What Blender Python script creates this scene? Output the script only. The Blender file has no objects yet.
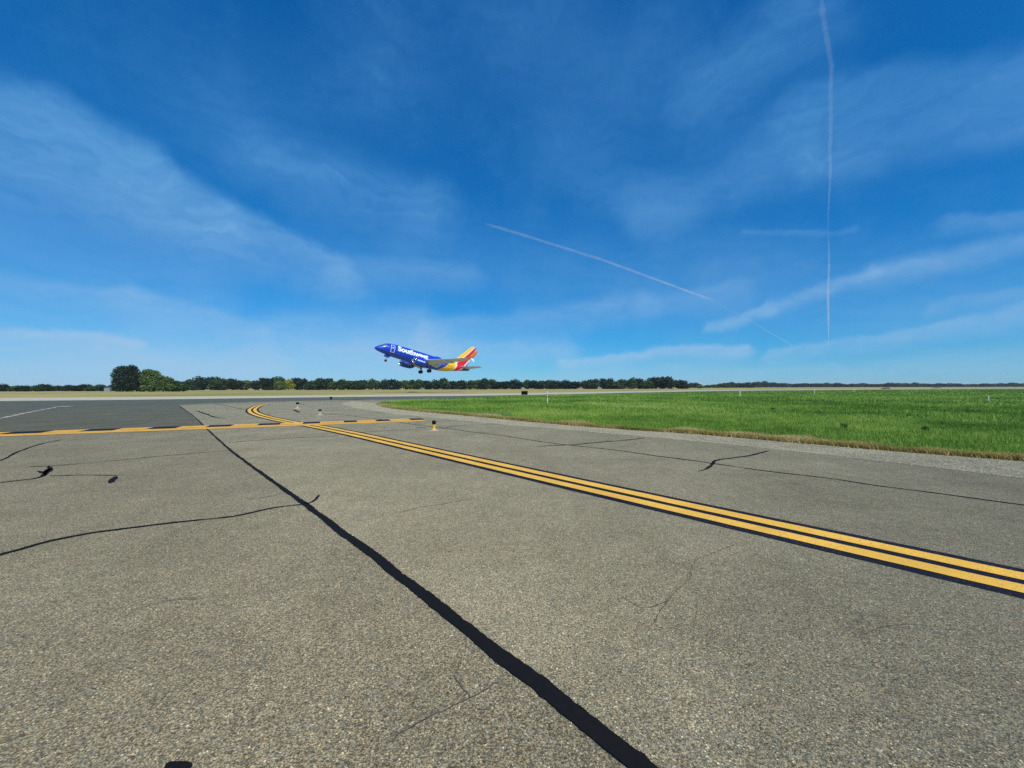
import bpy, bmesh, math, random
import numpy as np
from mathutils import Vector, Matrix, Euler, geometry, noise
R_ = math.radians
random.seed(7); rng = np.random.default_rng(11)
sc = bpy.context.scene
COL = sc.collection

# ---------------------------------------------------------------- camera
F = 410.0; CAMH = 1.6
cam_d = bpy.data.cameras.new('camera'); cam = bpy.data.objects.new('camera', cam_d); COL.objects.link(cam)
cam_d.sensor_width = 36.0; cam_d.lens = 36.0 * F / 1024.0
cam_d.clip_start = 0.05; cam_d.clip_end = 400000
CR = Matrix.Rotation(R_(90) + 3.2 / F, 3, 'X') @ Matrix.Rotation(-math.atan(2.2 / 1024), 3, 'Z')
cam.matrix_world = Matrix.Translation((0, 0, CAMH)) @ CR.to_4x4()
sc.camera = cam

# ---------------------------------------------------------------- light
SUN_EL, SUN_AZ = 52.0, 152.0          # azimuth clockwise from +Y: behind the camera, to the right
sun_d = bpy.data.lights.new('sun', 'SUN'); sun = bpy.data.objects.new('sun', sun_d); COL.objects.link(sun)
sun_d.energy = 4.1; sun_d.angle = R_(0.53); sun_d.color = (1.0, 0.955, 0.88)
sv = Vector((math.sin(R_(SUN_AZ)) * math.cos(R_(SUN_EL)), math.cos(R_(SUN_AZ)) * math.cos(R_(SUN_EL)), math.sin(R_(SUN_EL))))
sun.rotation_euler = sv.to_track_quat('Z', 'Y').to_euler()
sc.view_settings.view_transform = 'Standard'; sc.view_settings.look = 'None'
sc.view_settings.exposure = 0.0; sc.view_settings.gamma = 1.0
sc.cycles.use_denoising = False
sc.cycles.max_bounces = 6; sc.cycles.volume_bounces = 1; sc.cycles.transparent_max_bounces = 16

# node helpers
class NT:
    def __init__(s, tree): s.t = tree; s.n = tree.nodes; s.l = tree.links
    def new(s, typ, **kw):
        nd = s.n.new(typ)
        for k, v in kw.items(): setattr(nd, k, v)
        return nd
    def put(s, sock, v):
        if v is None: return
        if isinstance(v, bpy.types.NodeSocket): s.l.new(v, sock)
        else: sock.default_value = v
    def math(s, op, a, b=None, c=None, clamp=False):
        nd = s.new('ShaderNodeMath', operation=op, use_clamp=clamp)
        s.put(nd.inputs[0], a); s.put(nd.inputs[1], b); s.put(nd.inputs[2], c)
        return nd.outputs[0]
    def vec(s, op, a, b=None, sc=None):
        nd = s.new('ShaderNodeVectorMath', operation=op)
        s.put(nd.inputs[0], a); s.put(nd.inputs[1], b)
        if sc is not None: s.put(nd.inputs[3], sc)
        return nd.outputs[1] if op in ('DOT_PRODUCT', 'LENGTH', 'DISTANCE') else nd.outputs[0]
    def mix(s, f, a, b, blend='MIX'):
        nd = s.new('ShaderNodeMix', data_type='RGBA', blend_type=blend)
        s.put(nd.inputs[0], f); s.put(nd.inputs[6], a); s.put(nd.inputs[7], b)
        return nd.outputs[2]
    def noise(s, vec, scale, detail=4, rough=.55, dist=0.0):
        nd = s.new('ShaderNodeTexNoise'); s.put(nd.inputs['Vector'], vec)
        nd.inputs['Scale'].default_value = scale; nd.inputs['Detail'].default_value = detail
        nd.inputs['Roughness'].default_value = rough; nd.inputs['Distortion'].default_value = dist
        return nd.outputs[0]
    def ramp(s, f, stops, interp='LINEAR'):
        nd = s.new('ShaderNodeValToRGB'); s.put(nd.inputs[0], f); cr = nd.color_ramp; cr.interpolation = interp
        while len(cr.elements) < len(stops): cr.elements.new(0.5)
        for e, (p, c) in zip(cr.elements, stops):
            e.position = p; e.color = (c[0], c[1], c[2], 1) if not isinstance(c, (int, float)) else (c, c, c, 1)
        return nd.outputs[0]
    def maprange(s, v, a, b, c=0.0, d=1.0, typ='SMOOTHSTEP'):
        nd = s.new('ShaderNodeMapRange', interpolation_type=typ, clamp=True) if typ == 'LINEAR' else s.new('ShaderNodeMapRange', interpolation_type=typ)
        s.put(nd.inputs[0], v)
        for i, q in enumerate((a, b, c, d)): s.put(nd.inputs[i + 1], q)
        return nd.outputs[0]
    def mapping(s, vec, scale=(1, 1, 1), rot=(0, 0, 0), loc=(0, 0, 0)):
        nd = s.new('ShaderNodeMapping'); s.put(nd.inputs[0], vec)
        nd.inputs[1].default_value = loc; nd.inputs[2].default_value = rot; nd.inputs[3].default_value = scale
        return nd.outputs[0]
    def coord(s, k='Object'): return s.new('ShaderNodeTexCoord').outputs[k]

# ---------------------------------------------------------------- world: Nishita sky + high thin cirrus (by sky direction)
def pix_dir(px, py):
    return (CR @ Vector((px - 512, -(py - 384), -F))).normalized()
def az_el(px, py):
    d = pix_dir(px, py)
    return (math.degrees(math.atan2(d.x, d.y)), math.degrees(math.asin(d.z)))

world = bpy.data.worlds.new('World'); sc.world = world; world.use_nodes = True
w = NT(world.node_tree); w.n.clear()
wo = w.new('ShaderNodeOutputWorld'); bg = w.new('ShaderNodeBackground'); w.l.new(bg.outputs[0], wo.inputs[0])
sky = w.new('ShaderNodeTexSky', sky_type='NISHITA', sun_disc=False)
sky.sun_elevation = R_(SUN_EL); sky.sun_rotation = R_(SUN_AZ)
sky.altitude = 0; sky.air_density = 1.0; sky.dust_density = 0.05; sky.ozone_density = 3.0
hs = w.new('ShaderNodeHueSaturation'); hs.inputs['Hue'].default_value = .5; hs.inputs['Saturation'].default_value = 1.25; hs.inputs['Value'].default_value = 1.0
w.l.new(sky.outputs[0], hs.inputs['Color'])
gm = w.new('ShaderNodeGamma'); w.l.new(hs.outputs[0], gm.inputs[0]); gm.inputs[1].default_value = 1.0
gen = w.coord('Generated')
sep = w.new('ShaderNodeSeparateXYZ'); w.l.new(gen, sep.inputs[0])
X, Y, Z = sep.outputs
az = w.math('MULTIPLY', w.math('ARCTAN2', X, Y), 57.29578)
el = w.math('MULTIPLY', w.math('ARCSINE', Z), 57.29578)
cmb = w.new('ShaderNodeCombineXYZ'); w.l.new(az, cmb.inputs[0]); w.l.new(el, cmb.inputs[1])
def noisec(v, scale, detail, rough=.55):
    nd = w.new('ShaderNodeTexNoise'); w.l.new(v, nd.inputs[0]); nd.inputs['Scale'].default_value = scale; nd.inputs['Detail'].default_value = detail; nd.inputs['Roughness'].default_value = rough
    return nd
AE = cmb.outputs[0]
wob = w.vec('MULTIPLY', w.vec('SUBTRACT', noisec(AE, .085, 3).outputs[1], (.5, .5, .5)), (6.0, 3.6, 0))
wobf = w.vec('MULTIPLY', w.vec('SUBTRACT', noisec(AE, .55, 6, .65).outputs[1], (.5, .5, .5)), (1.3, .8, 0))
P = w.vec('ADD', w.vec('ADD', AE, wob), wobf)
# bands of cirrus, by azimuth / elevation: ends, half width above and below in degrees, strength, fibre direction
STROKES = [
 ((-90, 66), (60, 112), 2.6, 16, .28, 0), ((60, 112), (150, 158), 2.4, 14, .32, 0), ((150, 158), (230, 212), 2.2, 11, .36, 0), ((230, 212), (345, 268), 1.9, 7, .38, 0), ((345, 266), (470, 274), 2.2, 4, .22, 2),
 ((-60, 240), (200, 292), 5, 6, .16, 2), ((-60, 278), (140, 291), 1.6, 6, .24, 2), ((140, 291), (260, 326), 1.4, 5, .28, 0), ((260, 322), (420, 318), 2.5, 4, .22, 2),
 ((-60, 321), (140, 347), .8, 1.2, .60, 0), ((-60, 338), (100, 350), .5, .8, .30, 0), ((-90, 378), (430, 352), 4.5, 6, .58, 2), ((430, 352), (560, 345), 2.5, 4, .42, 2),
 ((265, 150), (430, 198), 4.5, 6.5, .26, 0), ((272, 150), (335, 170), 1.3, 2.2, .14, 0), ((240, 100), (420, 55), 9, 9, .09, 1), ((425, 200), (400, 250), 4, 4, .10, 1),
 ((560, 150), (670, 215), 7, 7, .18, 0), ((640, 208), (790, 160), 6, 5, .26, 1), ((800, 100), (1100, 42), 2.4, 6, .27, 1), ((810, 172), (1100, 88), 6, 3, .24, 1), ((700, 92), (800, 2), 5, 8, .27, 1), ((500, 10), (640, 90), 10, 10, .13, 0), ((340, 225), (720, 290), 9, 8, .12, 0), ((400, 110), (640, 60), 12, 12, .04, 1), ((-90, 338), (430, 336), 4, 6, .20, 2), ((720, 270), (1060, 330), 8, 8, .14, 2),
 ((705, 326), (770, 306), .9, 1.3, .42, 1), ((770, 306), (880, 273), 1.1, 1.7, .34, 1), ((880, 273), (1100, 228), 1.5, 2.4, .34, 1), ((940, 224), (1100, 212), .9, 2.0, .22, 1), ((745, 233), (860, 233), .5, .7, .13, 2),
 ((770, 348), (1100, 304), .7, 2.2, .36, 1), ((930, 307), (1100, 290), .8, 1.5, .2, 1), ((430, 330), (640, 302), 2, 4, .26, 1), ((640, 302), (740, 288), 1.6, 3, .18, 1), ((560, 360), (745, 344), .8, 2, .58, 1), ((560, 372), (1100, 362), 2.0, 4, .26, 2),
]
# fibres drawn out along each family of bands
FIB = []
for rot_, sx_, sy_, seed_ in [(30, .055, .75, 0), (-17, .05, .70, 30), (-2, .04, .85, 60)]:
    q = w.mapping(w.vec('ADD', AE, w.vec('SCALE', w.vec('SUBTRACT', noisec(AE, .12, 3).outputs[1], (.5, .5, .5)), sc=7.0)), (sx_, sy_, 1), (0, 0, R_(rot_)), (seed_, seed_ * .7, 0))
    n_ = w.noise(q, 1.0, 8, .54, .2); FIB.append(w.maprange(n_, .30, .70, .68, 1.22, 'LINEAR'))
tot = None
for fam in (0, 1, 2):
    acc = None
    for a, b, wu, wd, s, fm_ in STROKES:
        if fm_ != fam: continue
        A = az_el(*a); B = az_el(*b)
        d = (B[0] - A[0], B[1] - A[1]); L2 = d[0] ** 2 + d[1] ** 2; L = math.sqrt(L2)
        pa = w.vec('SUBTRACT', P, (A[0], A[1], 0))
        t = w.math('MULTIPLY', w.vec('DOT_PRODUCT', pa, (d[0], d[1], 0)), 1 / L2, clamp=True)
        dist = w.vec('LENGTH', w.vec('SUBTRACT', pa, w.vec('SCALE', (d[0], d[1], 0), sc=t)))
        above = w.maprange(w.vec('DOT_PRODUCT', pa, (-d[1] / L, d[0] / L, 0)), -wd * .35, wu * .6)
        wsel = w.math('ADD', w.math('MULTIPLY', above, wu - wd), wd)
        v = w.maprange(w.math('DIVIDE', dist, wsel), 1.0, 0.0, 0.0, s)
        acc = v if acc is None else w.math('ADD', acc, w.math('MULTIPLY', v, w.math('SUBTRACT', 1.0, acc)))
    acc = w.math('MULTIPLY', acc, FIB[fam])
    tot = acc if tot is None else w.math('ADD', tot, w.math('MULTIPLY', acc, w.math('SUBTRACT', 1.0, tot)))
thin = w.math('MULTIPLY', w.maprange(noisec(AE, .06, 6, .6).outputs[0], .42, .72, 0, .12), FIB[1])
cl = w.math('ADD', tot, thin, clamp=True)
cloudcol = w.mix(w.maprange(Z, 0, .5), (4.2, 6.6, 9.3, 1), (1.5, 4.7, 8.9, 1))
# grade of the clear sky towards the deep blue of the photograph
sc3 = w.new('ShaderNodeSeparateColor'); w.l.new(sky.outputs[0], sc3.inputs[0]); cc3 = w.new('ShaderNodeCombineColor')
for i_, (ga, gp) in enumerate([(.42, 1.75), (.73, .90), (1.12, .745)]):
    w.l.new(w.math('MULTIPLY', w.math('POWER', w.math('MULTIPLY', sc3.outputs[i_], .085), gp), ga / .085), cc3.inputs[i_])
skyc = w.mix(cl, cc3.outputs[0], cloudcol)
w.l.new(skyc, bg.inputs[0]); bg.inputs[1].default_value = .085

# ---------------------------------------------------------------- geometry helpers
def G(px, py, z=0.0):
    d = CR @ Vector((px - 512, -(py - 384), -F))
    t = (z - CAMH) / d.z
    return Vector((d.x * t, d.y * t, z))
def at(px, dist, z=0.0):
    """ground point in the direction of photo column px, dist metres out along the view"""
    return Vector(((px - 512) / F * dist, dist, z))

def link(o, parent=None):
    COL.objects.link(o)
    if parent: o.parent = parent
    return o
def tag(o, label=None, cat=None, group=None, kind=None):
    if label: o['label'] = label
    if cat: o['category'] = cat
    if group: o['group'] = group
    if kind: o['kind'] = kind
    return o
def empty(name, loc, rot=(0, 0, 0)):
    o = bpy.data.objects.new(name, None); o.location = loc; o.rotation_euler = rot; o.empty_display_size = .2
    return link(o)
def from_bm(name, bm, mat, parent=None, smooth=False):
    me = bpy.data.meshes.new(name); bm.normal_update(); bm.to_mesh(me); bm.free()
    if smooth: me.polygons.foreach_set('use_smooth', [True] * len(me.polygons))
    for m in (mat if isinstance(mat, (list, tuple)) else [mat]): me.materials.append(m)
    return link(bpy.data.objects.new(name, me), parent)
def from_np(name, V, Fc, mat, parent=None, attr=None, smooth=False):
    V = np.asarray(V, np.float32); Fc = np.asarray(Fc, np.int32); k = Fc.shape[1]
    me = bpy.data.meshes.new(name); me.vertices.add(len(V)); me.vertices.foreach_set('co', V.ravel())
    me.loops.add(Fc.size); me.loops.foreach_set('vertex_index', Fc.ravel())
    me.polygons.add(len(Fc)); me.polygons.foreach_set('loop_start', np.arange(len(Fc), dtype=np.int32) * k)
    me.polygons.foreach_set('loop_total', np.full(len(Fc), k, np.int32))
    if smooth: me.polygons.foreach_set('use_smooth', np.ones(len(Fc), bool))
    if attr is not None:
        a = me.attributes.new('tint', 'FLOAT', 'POINT'); a.data.foreach_set('value', np.asarray(attr, np.float32))
    me.update(calc_edges=True); me.materials.append(mat)
    return link(bpy.data.objects.new(name, me), parent)
def sheet(name, pts, z, mat, parent=None, depth=0.0):
    """flat ground sheet from plan points"""
    vs = [Vector((p[0], p[1], z)) for p in pts]
    tris = geometry.tessellate_polygon([vs])
    bm = bmesh.new(); bv = [bm.verts.new(v) for v in vs]
    for t in tris:
        try: bm.faces.new([bv[i] for i in t])
        except ValueError: pass
    for f in bm.faces:
        f.normal_update()
        if f.normal.z < 0: f.normal_flip()
    return from_bm(name, bm, mat, parent)
def smooth_line(pts, step=.25):
    """Catmull-Rom through plan points, resampled"""
    P_ = [Vector((p[0], p[1])) for p in pts]; P_ = [2 * P_[0] - P_[1]] + P_ + [2 * P_[-1] - P_[-2]]
    out = []
    for i in range(1, len(P_) - 2):
        p0, p1, p2, p3 = P_[i - 1:i + 3]; n = max(2, min(200, int((p2 - p1).length / step)))
        for j in range(n):
            t = j / n
            out.append(.5 * ((2 * p1) + (-p0 + p2) * t + (2 * p0 - 5 * p1 + 4 * p2 - p3) * t * t + (-p0 + 3 * p1 - 3 * p2 + p3) * t ** 3))
    out.append(P_[-2]); return out
def ribbon_bm(bm, pts, wd, z, off=0.0, rough=0.0, freq=3.0, seed=0.0, taper=False, fuzz=0.0):
    n = len(pts); L = []; Rr = []; s = 0
    for i, p in enumerate(pts):
        a = pts[max(0, i - 1)]; b = pts[min(n - 1, i + 1)]; d = (b - a).normalized() if (b - a).length > 1e-9 else Vector((1, 0)); nn = Vector((-d.y, d.x))
        if i: s += (p - pts[i - 1]).length
        w0 = wd(i / (n - 1)) if callable(wd) else wd
        if taper: w0 *= min(1, 6 * min(i, n - 1 - i) / n + .12)
        r1 = rough * (noise.noise((s * freq, seed, 1.3)) + .6 * noise.noise((s * freq * 3.7, seed, 9.1))); r2 = rough * (noise.noise((s * freq, seed, 7.3)) + .6 * noise.noise((s * freq * 3.7, seed, 3.1)))
        if fuzz: r1 += fuzz * noise.noise((s * 38, seed, 2.2)); r2 += fuzz * noise.noise((s * 38, seed, 6.1))
        c = p + nn * off
        L.append(bm.verts.new((*(c + nn * max(.002, w0 / 2 + r1)), z))); Rr.append(bm.verts.new((*(c - nn * max(.002, w0 / 2 + r2)), z)))
    for i in range(n - 1):
        bm.faces.new((Rr[i], Rr[i + 1], L[i + 1], L[i]))
def px_line(pts, step=.25): return smooth_line([G(*p) for p in pts], step)

def box_bm(bm, c, s, rot=None, bevel=0.0):
    m = Matrix.Translation(c) @ (rot.to_4x4() if rot else Matrix.Identity(4)) @ Matrix.Diagonal((s[0], s[1], s[2], 1))
    r = bmesh.ops.create_cube(bm, size=1, matrix=m)
    if bevel:
        ed = list({e for v in r['verts'] for e in v.link_edges})
        bmesh.ops.bevel(bm, geom=ed, offset=bevel, segments=2, affect='EDGES')
def lathe_bm(bm, prof, seg=24, m=Matrix.Identity(4), cap=True):
    rings = []
    for r, z in prof:
        rings.append([bm.verts.new(m @ Vector((r * math.cos(2 * math.pi * k / seg), r * math.sin(2 * math.pi * k / seg), z))) for k in range(seg)])
    for a, b in zip(rings, rings[1:]):
        for k in range(seg): bm.faces.new((a[k], a[(k + 1) % seg], b[(k + 1) % seg], b[k]))
    if cap:
        bm.faces.new(list(reversed(rings[0]))); bm.faces.new(rings[-1])
def tube_bm(bm, p0, p1, r0, r1=None, seg=8):
    p0 = Vector(p0); p1 = Vector(p1); d = p1 - p0; q = d.to_track_quat('Z', 'Y').to_matrix().to_4x4()
    lathe_bm(bm, [(r0, 0), (r1 if r1 is not None else r0, d.length)], seg, Matrix.Translation(p0) @ q)

# ---------------------------------------------------------------- materials
def mat(name):
    m = bpy.data.materials.new(name); m.use_nodes = True; t = NT(m.node_tree)
    return m, t, t.n['Principled BSDF']
def plain(name, col, rough=.5, metal=0.0, var=.12, vs=3.0, spec=.5):
    m, t, b = mat(name)
    n = t.noise(t.coord(), vs, 5, .6)
    c = t.mix(t.maprange(n, .3, .7), tuple(x * (1 - var) for x in col[:3]) + (1,), tuple(min(1, x * (1 + var)) for x in col[:3]) + (1,))
    t.l.new(c, b.inputs['Base Color']); b.inputs['Roughness'].default_value = rough; b.inputs['Metallic'].default_value = metal
    b.inputs['Specular IOR Level'].default_value = spec
    return m

def asphalt(name, tone=1.0, tint=(1, 1, 1), stone=95.0, contrast=1.0, mottling=.16, bump=.8, grain=1.0):
    m, t, b = mat(name); co = t.coord()
    warp = t.new('ShaderNodeTexNoise'); t.l.new(co, warp.inputs[0]); warp.inputs['Scale'].default_value = 60; warp.inputs['Detail'].default_value = 2
    cw = t.vec('ADD', co, t.vec('SCALE', t.vec('SUBTRACT', warp.outputs[1], (.5, .5, .5)), sc=.012))
    def vor(scale, feat='F1'):
        v = t.new('ShaderNodeTexVoronoi', feature=feat); t.l.new(cw, v.inputs['Vector']); v.inputs['Scale'].default_value = scale; return v
    v1 = vor(stone); v2 = vor(stone * 2.1)
    s1 = t.new('ShaderNodeSeparateColor'); t.l.new(v1.outputs['Color'], s1.inputs[0])
    s2 = t.new('ShaderNodeSeparateColor'); t.l.new(v2.outputs['Color'], s2.inputs[0])
    pal = [(0.0, (.06, .065, .07)), (.14, (.13, .14, .15)), (.30, (.20, .205, .20)), (.46, (.27, .26, .23)), (.62, (.34, .33, .29)), (.76, (.25, .28, .30)), (.84, (.42, .34, .22)), (.90, (.50, .49, .45)), (.955, (.42, .29, .15)), (.982, (.66, .65, .60))]
    c1 = t.ramp(s1.outputs[0], pal, 'CONSTANT'); c2 = t.ramp(s2.outputs[1], pal[:8], 'CONSTANT')
    big = t.math('GREATER_THAN', s1.outputs[2], .42)
    c = t.mix(big, c2, c1)
    # dark binder between the stones
    d = t.math('MULTIPLY', v1.outputs['Distance'], 1.0)
    gap = t.maprange(d, .42, .72)
    c = t.mix(t.math('MULTIPLY', gap, .8), c, (.075, .073, .068, 1))
    avg = (.262, .255, .232, 1)
    c = t.mix(contrast, avg, c)
    # weathering at several sizes
    n1 = t.noise(co, .55, 6, .6); n2 = t.noise(co, 3.2, 5, .65); n3 = t.noise(t.mapping(co, (1, .25, 1), (0, 0, R_(-42))), 1.4, 5, .6)
    k = t.math('ADD', t.math('ADD', t.maprange(n1, .3, .7, 1 - mottling, 1 + mottling, 'LINEAR'), t.maprange(t.noise(t.mapping(co, (.22, 1.1, 1), (0, 0, R_(48))), .9, 6, .65), .35, .65, -mottling * .5, mottling * .5, 'LINEAR')), t.maprange(n2, .3, .7, -mottling * .6, mottling * .6, 'LINEAR'))
    k = t.math('ADD', k, t.maprange(n3, .3, .7, -mottling * .5, mottling * .5, 'LINEAR'))
    n4 = t.noise(co, 24, 4, .7); k = t.math('ADD', k, t.maprange(n4, .3, .7, -.20 * grain, .20 * grain, 'LINEAR'))
    n5 = t.noise(co, 70, 2, .8); k = t.math('ADD', k, t.maprange(n5, .3, .7, -.30 * grain, .30 * grain, 'LINEAR'))
    st = t.math('MULTIPLY', t.maprange(t.noise(co, .9, 5, .7, .4), .58, .72, 0, .28), t.maprange(n2, .4, .6, .3, 1))
    k = t.math('MULTIPLY', t.math('SUBTRACT', k, st), tone)
    c = t.mix(1.0, c, t.vec('SCALE', tint, sc=k), 'MULTIPLY')
    t.l.new(c, b.inputs['Base Color'])
    b.inputs['Roughness'].default_value = .95; b.inputs['Specular IOR Level'].default_value = .04
    b.inputs['Sheen Weight'].default_value = .28; b.inputs['Sheen Roughness'].default_value = .4; b.inputs['Sheen Tint'].default_value = (1, .84, .50, 1)
    if 'Diffuse Roughness' in b.inputs: b.inputs['Diffuse Roughness'].default_value = 1.0
    hgt = t.math('SUBTRACT', t.math('MULTIPLY', t.math('SUBTRACT', 1.0, d), t.math('ADD', .4, s1.outputs[1])), t.math('MULTIPLY', v2.outputs['Distance'], .5))
    bp = t.new('ShaderNodeBump'); bp.inputs['Strength'].default_value = bump; bp.inputs['Distance'].default_value = .006
    t.l.new(hgt, bp.inputs['Height']); t.l.new(bp.outputs[0], b.inputs['Normal'])
    return m

M = {}
M['taxi'] = asphalt('taxiway_asphalt', .90, (1, .92, .66), stone=118)
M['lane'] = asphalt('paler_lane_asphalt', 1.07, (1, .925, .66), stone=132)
M['apron'] = asphalt('apron_asphalt', .37, (1.0, .95, .74), contrast=.5, mottling=.22)
M['runway'] = asphalt('runway_asphalt', .32, (.97, .96, .86), contrast=.4, mottling=.2)
M['edge'] = asphalt('pale_pavement', 1.7, (1, .94, .80), contrast=.4, mottling=.08)
M['gravel'] = asphalt('gravel_shoulder', 1.50, (1.03, .94, .68), stone=48, contrast=1.0, mottling=.14, bump=1.0)

def paint(name, col, wear=.35, under=(.2, .19, .17), sp=22.0):
    m, t, b = mat(name); co = t.coord()
    n = t.noise(co, sp, 6, .7); n2 = t.noise(co, 1.3, 5, .6); n3 = t.noise(co, 110, 2, .6)
    v = t.new('ShaderNodeTexVoronoi'); t.l.new(co, v.inputs['Vector']); v.inputs['Scale'].default_value = 95
    a = t.math('ADD', t.math('MULTIPLY', n, .6), t.math('MULTIPLY', n3, .4))
    wv = t.maprange(a, .62 - wear * .25, .70 - wear * .1, 0, .85)
    c = t.mix(t.maprange(n2, .3, .7), tuple(x * .86 for x in col) + (1,), tuple(min(1, x * 1.08) for x in col) + (1,))
    c = t.mix(t.math('MULTIPLY', t.maprange(v.outputs['Distance'], .45, .8), .25), c, (col[0] * .3, col[1] * .3, col[2] * .3, 1))
    vc = t.new('ShaderNodeSeparateColor'); t.l.new(v.outputs['Color'], vc.inputs[0])
    wv = t.math('MAXIMUM', wv, t.math('MULTIPLY', t.math('GREATER_THAN', vc.outputs[0], .93), t.maprange(n2, .35, .6, .1, .75)))
    c = t.mix(wv, c, tuple(under) + (1,)); t.l.new(c, b.inputs['Base Color'])
    b.inputs['Roughness'].default_value = .8; b.inputs['Specular IOR Level'].default_value = .1
    bp = t.new('ShaderNodeBump'); bp.inputs['Strength'].default_value = .4; bp.inputs['Distance'].default_value = .004
    t.l.new(t.math('SUBTRACT', 1.0, v.outputs['Distance']), bp.inputs['Height']); t.l.new(bp.outputs[0], b.inputs['Normal'])
    return m
M['yellow'] = paint('yellow_paint', (.86, .50, .075), .3)
M['yellow_old'] = paint('worn_yellow_paint', (.86, .47, .07), .5)
M['black'] = paint('black_paint', (.012, .014, .024), .2, (.07, .07, .07))
M['white'] = paint('white_paint', (.62, .55, .42), .8)
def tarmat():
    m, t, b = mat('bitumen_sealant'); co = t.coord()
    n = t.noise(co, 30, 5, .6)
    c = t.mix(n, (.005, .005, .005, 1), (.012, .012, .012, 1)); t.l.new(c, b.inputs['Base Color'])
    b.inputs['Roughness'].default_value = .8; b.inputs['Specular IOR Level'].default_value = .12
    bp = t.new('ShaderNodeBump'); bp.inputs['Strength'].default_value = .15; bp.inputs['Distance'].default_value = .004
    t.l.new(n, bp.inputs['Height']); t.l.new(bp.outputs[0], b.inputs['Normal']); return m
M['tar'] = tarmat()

def field_mat():
    """far airfield: dry yellow-green turf in broad bands"""
    m, t, b = mat('dry_airfield_turf'); co = t.coord()
    n1 = t.noise(t.mapping(co, (.35, 1, 1), (0, 0, R_(25))), .03, 6, .6); n2 = t.noise(co, .4, 6, .65); n3 = t.noise(co, 6, 4, .7)
    c = t.ramp(n1, [(.30, (.14, .17, .05)), (.45, (.34, .31, .09)), (.55, (.52, .42, .16)), (.68, (.26, .26, .08))])
    c = t.mix(t.maprange(n2, .35, .7, 0, .5), c, (.30, .26, .14, 1)); c = t.mix(t.maprange(n3, .35, .7, 0, .45), c, (.075, .095, .03, 1))
    t.l.new(c, b.inputs['Base Color']); b.inputs['Roughness'].default_value = .95; b.inputs['Specular IOR Level'].default_value = .1
    bp = t.new('ShaderNodeBump'); bp.inputs['Strength'].default_value = .8; bp.inputs['Distance'].default_value = .1
    t.l.new(n3, bp.inputs['Height']); t.l.new(bp.outputs[0], b.inputs['Normal']); return m
M['field'] = field_mat()
def turf_mat():
    m, t, b = mat('green_turf'); co = t.coord()
    n1 = t.noise(t.mapping(co, (.5, 1.3, 1), (0, 0, R_(25))), .12, 6, .6); n2 = t.noise(co, 2.4, 6, .7); n3 = t.noise(co, 28, 3, .7)
    c = t.ramp(n1, [(.32, (.06, .14, .02)), (.5, (.10, .21, .03)), (.66, (.17, .27, .045))])
    c = t.mix(t.maprange(n2, .4, .7, 0, .6), c, (.03, .07, .012, 1)); c = t.mix(t.maprange(n3, .4, .7, 0, .5), c, (.02, .045, .008, 1))
    t.l.new(c, b.inputs['Base Color']); b.inputs['Roughness'].default_value = .9; b.inputs['Specular IOR Level'].default_value = .15
    bp = t.new('ShaderNodeBump'); bp.inputs['Strength'].default_value = 1.0; bp.inputs['Distance'].default_value = .12
    t.l.new(n2, bp.inputs['Height']); t.l.new(bp.outputs[0], b.inputs['Normal']); return m
M['turf'] = turf_mat()
def leafy(name, stops, patch=.12, attr=True, trans=.25, fine=1.1):
    m, t, b = mat(name); co = t.coord()
    at_ = t.new('ShaderNodeAttribute', attribute_name='tint'); oi = t.new('ShaderNodeObjectInfo')
    n = t.noise(t.vec('ADD', co, t.vec('SCALE', (37., 17., 5.), sc=oi.outputs['Random'])), patch, 5, .65)
    n2 = t.noise(co, fine, 4, .7)
    f = t.math('ADD', t.math('MULTIPLY', n, .62), t.math('MULTIPLY', n2, .16))
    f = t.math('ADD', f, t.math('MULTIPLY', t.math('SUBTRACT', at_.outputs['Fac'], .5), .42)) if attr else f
    f = t.math('ADD', f, t.math('MULTIPLY', oi.outputs['Random'], .12))
    c = t.ramp(f, stops); t.l.new(c, b.inputs['Base Color'])
    b.inputs['Roughness'].default_value = .6; b.inputs['Specular IOR Level'].default_value = .25
    tr = t.new('ShaderNodeBsdfTranslucent'); t.l.new(c, tr.inputs[0]); ms = t.new('ShaderNodeMixShader'); ms.inputs[0].default_value = trans
    out = t.n['Material Output']; t.l.new(b.outputs[0], ms.inputs[1]); t.l.new(tr.outputs[0], ms.inputs[2]); t.l.new(ms.outputs[0], out.inputs[0])
    return m
M['blade'] = leafy('grass_blades', [(.20, (.055, .125, .015)), (.36, (.16, .30, .035)), (.52, (.32, .48, .07)), (.66, (.48, .56, .13)), (.80, (.60, .58, .22))], .16, True, .3)
M['dryblade'] = leafy('dry_grass_blades', [(.22, (.16, .18, .035)), (.38, (.42, .34, .10)), (.55, (.62, .49, .19)), (.75, (.78, .66, .36))], .5, True, .3)

# ---------------------------------------------------------------- THE SETTING: ground and pavements
def lerp2(a, b, t): return a + (b - a) * t
def fan(name, m, x0, x1, y0, y1, n, z=0): pass
S = 6000
gb = bmesh.new(); bmesh.ops.create_grid(gb, x_segments=24, y_segments=24, size=S); ground = from_bm('ground', gb, M['field']); tag(ground, kind='structure')

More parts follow.
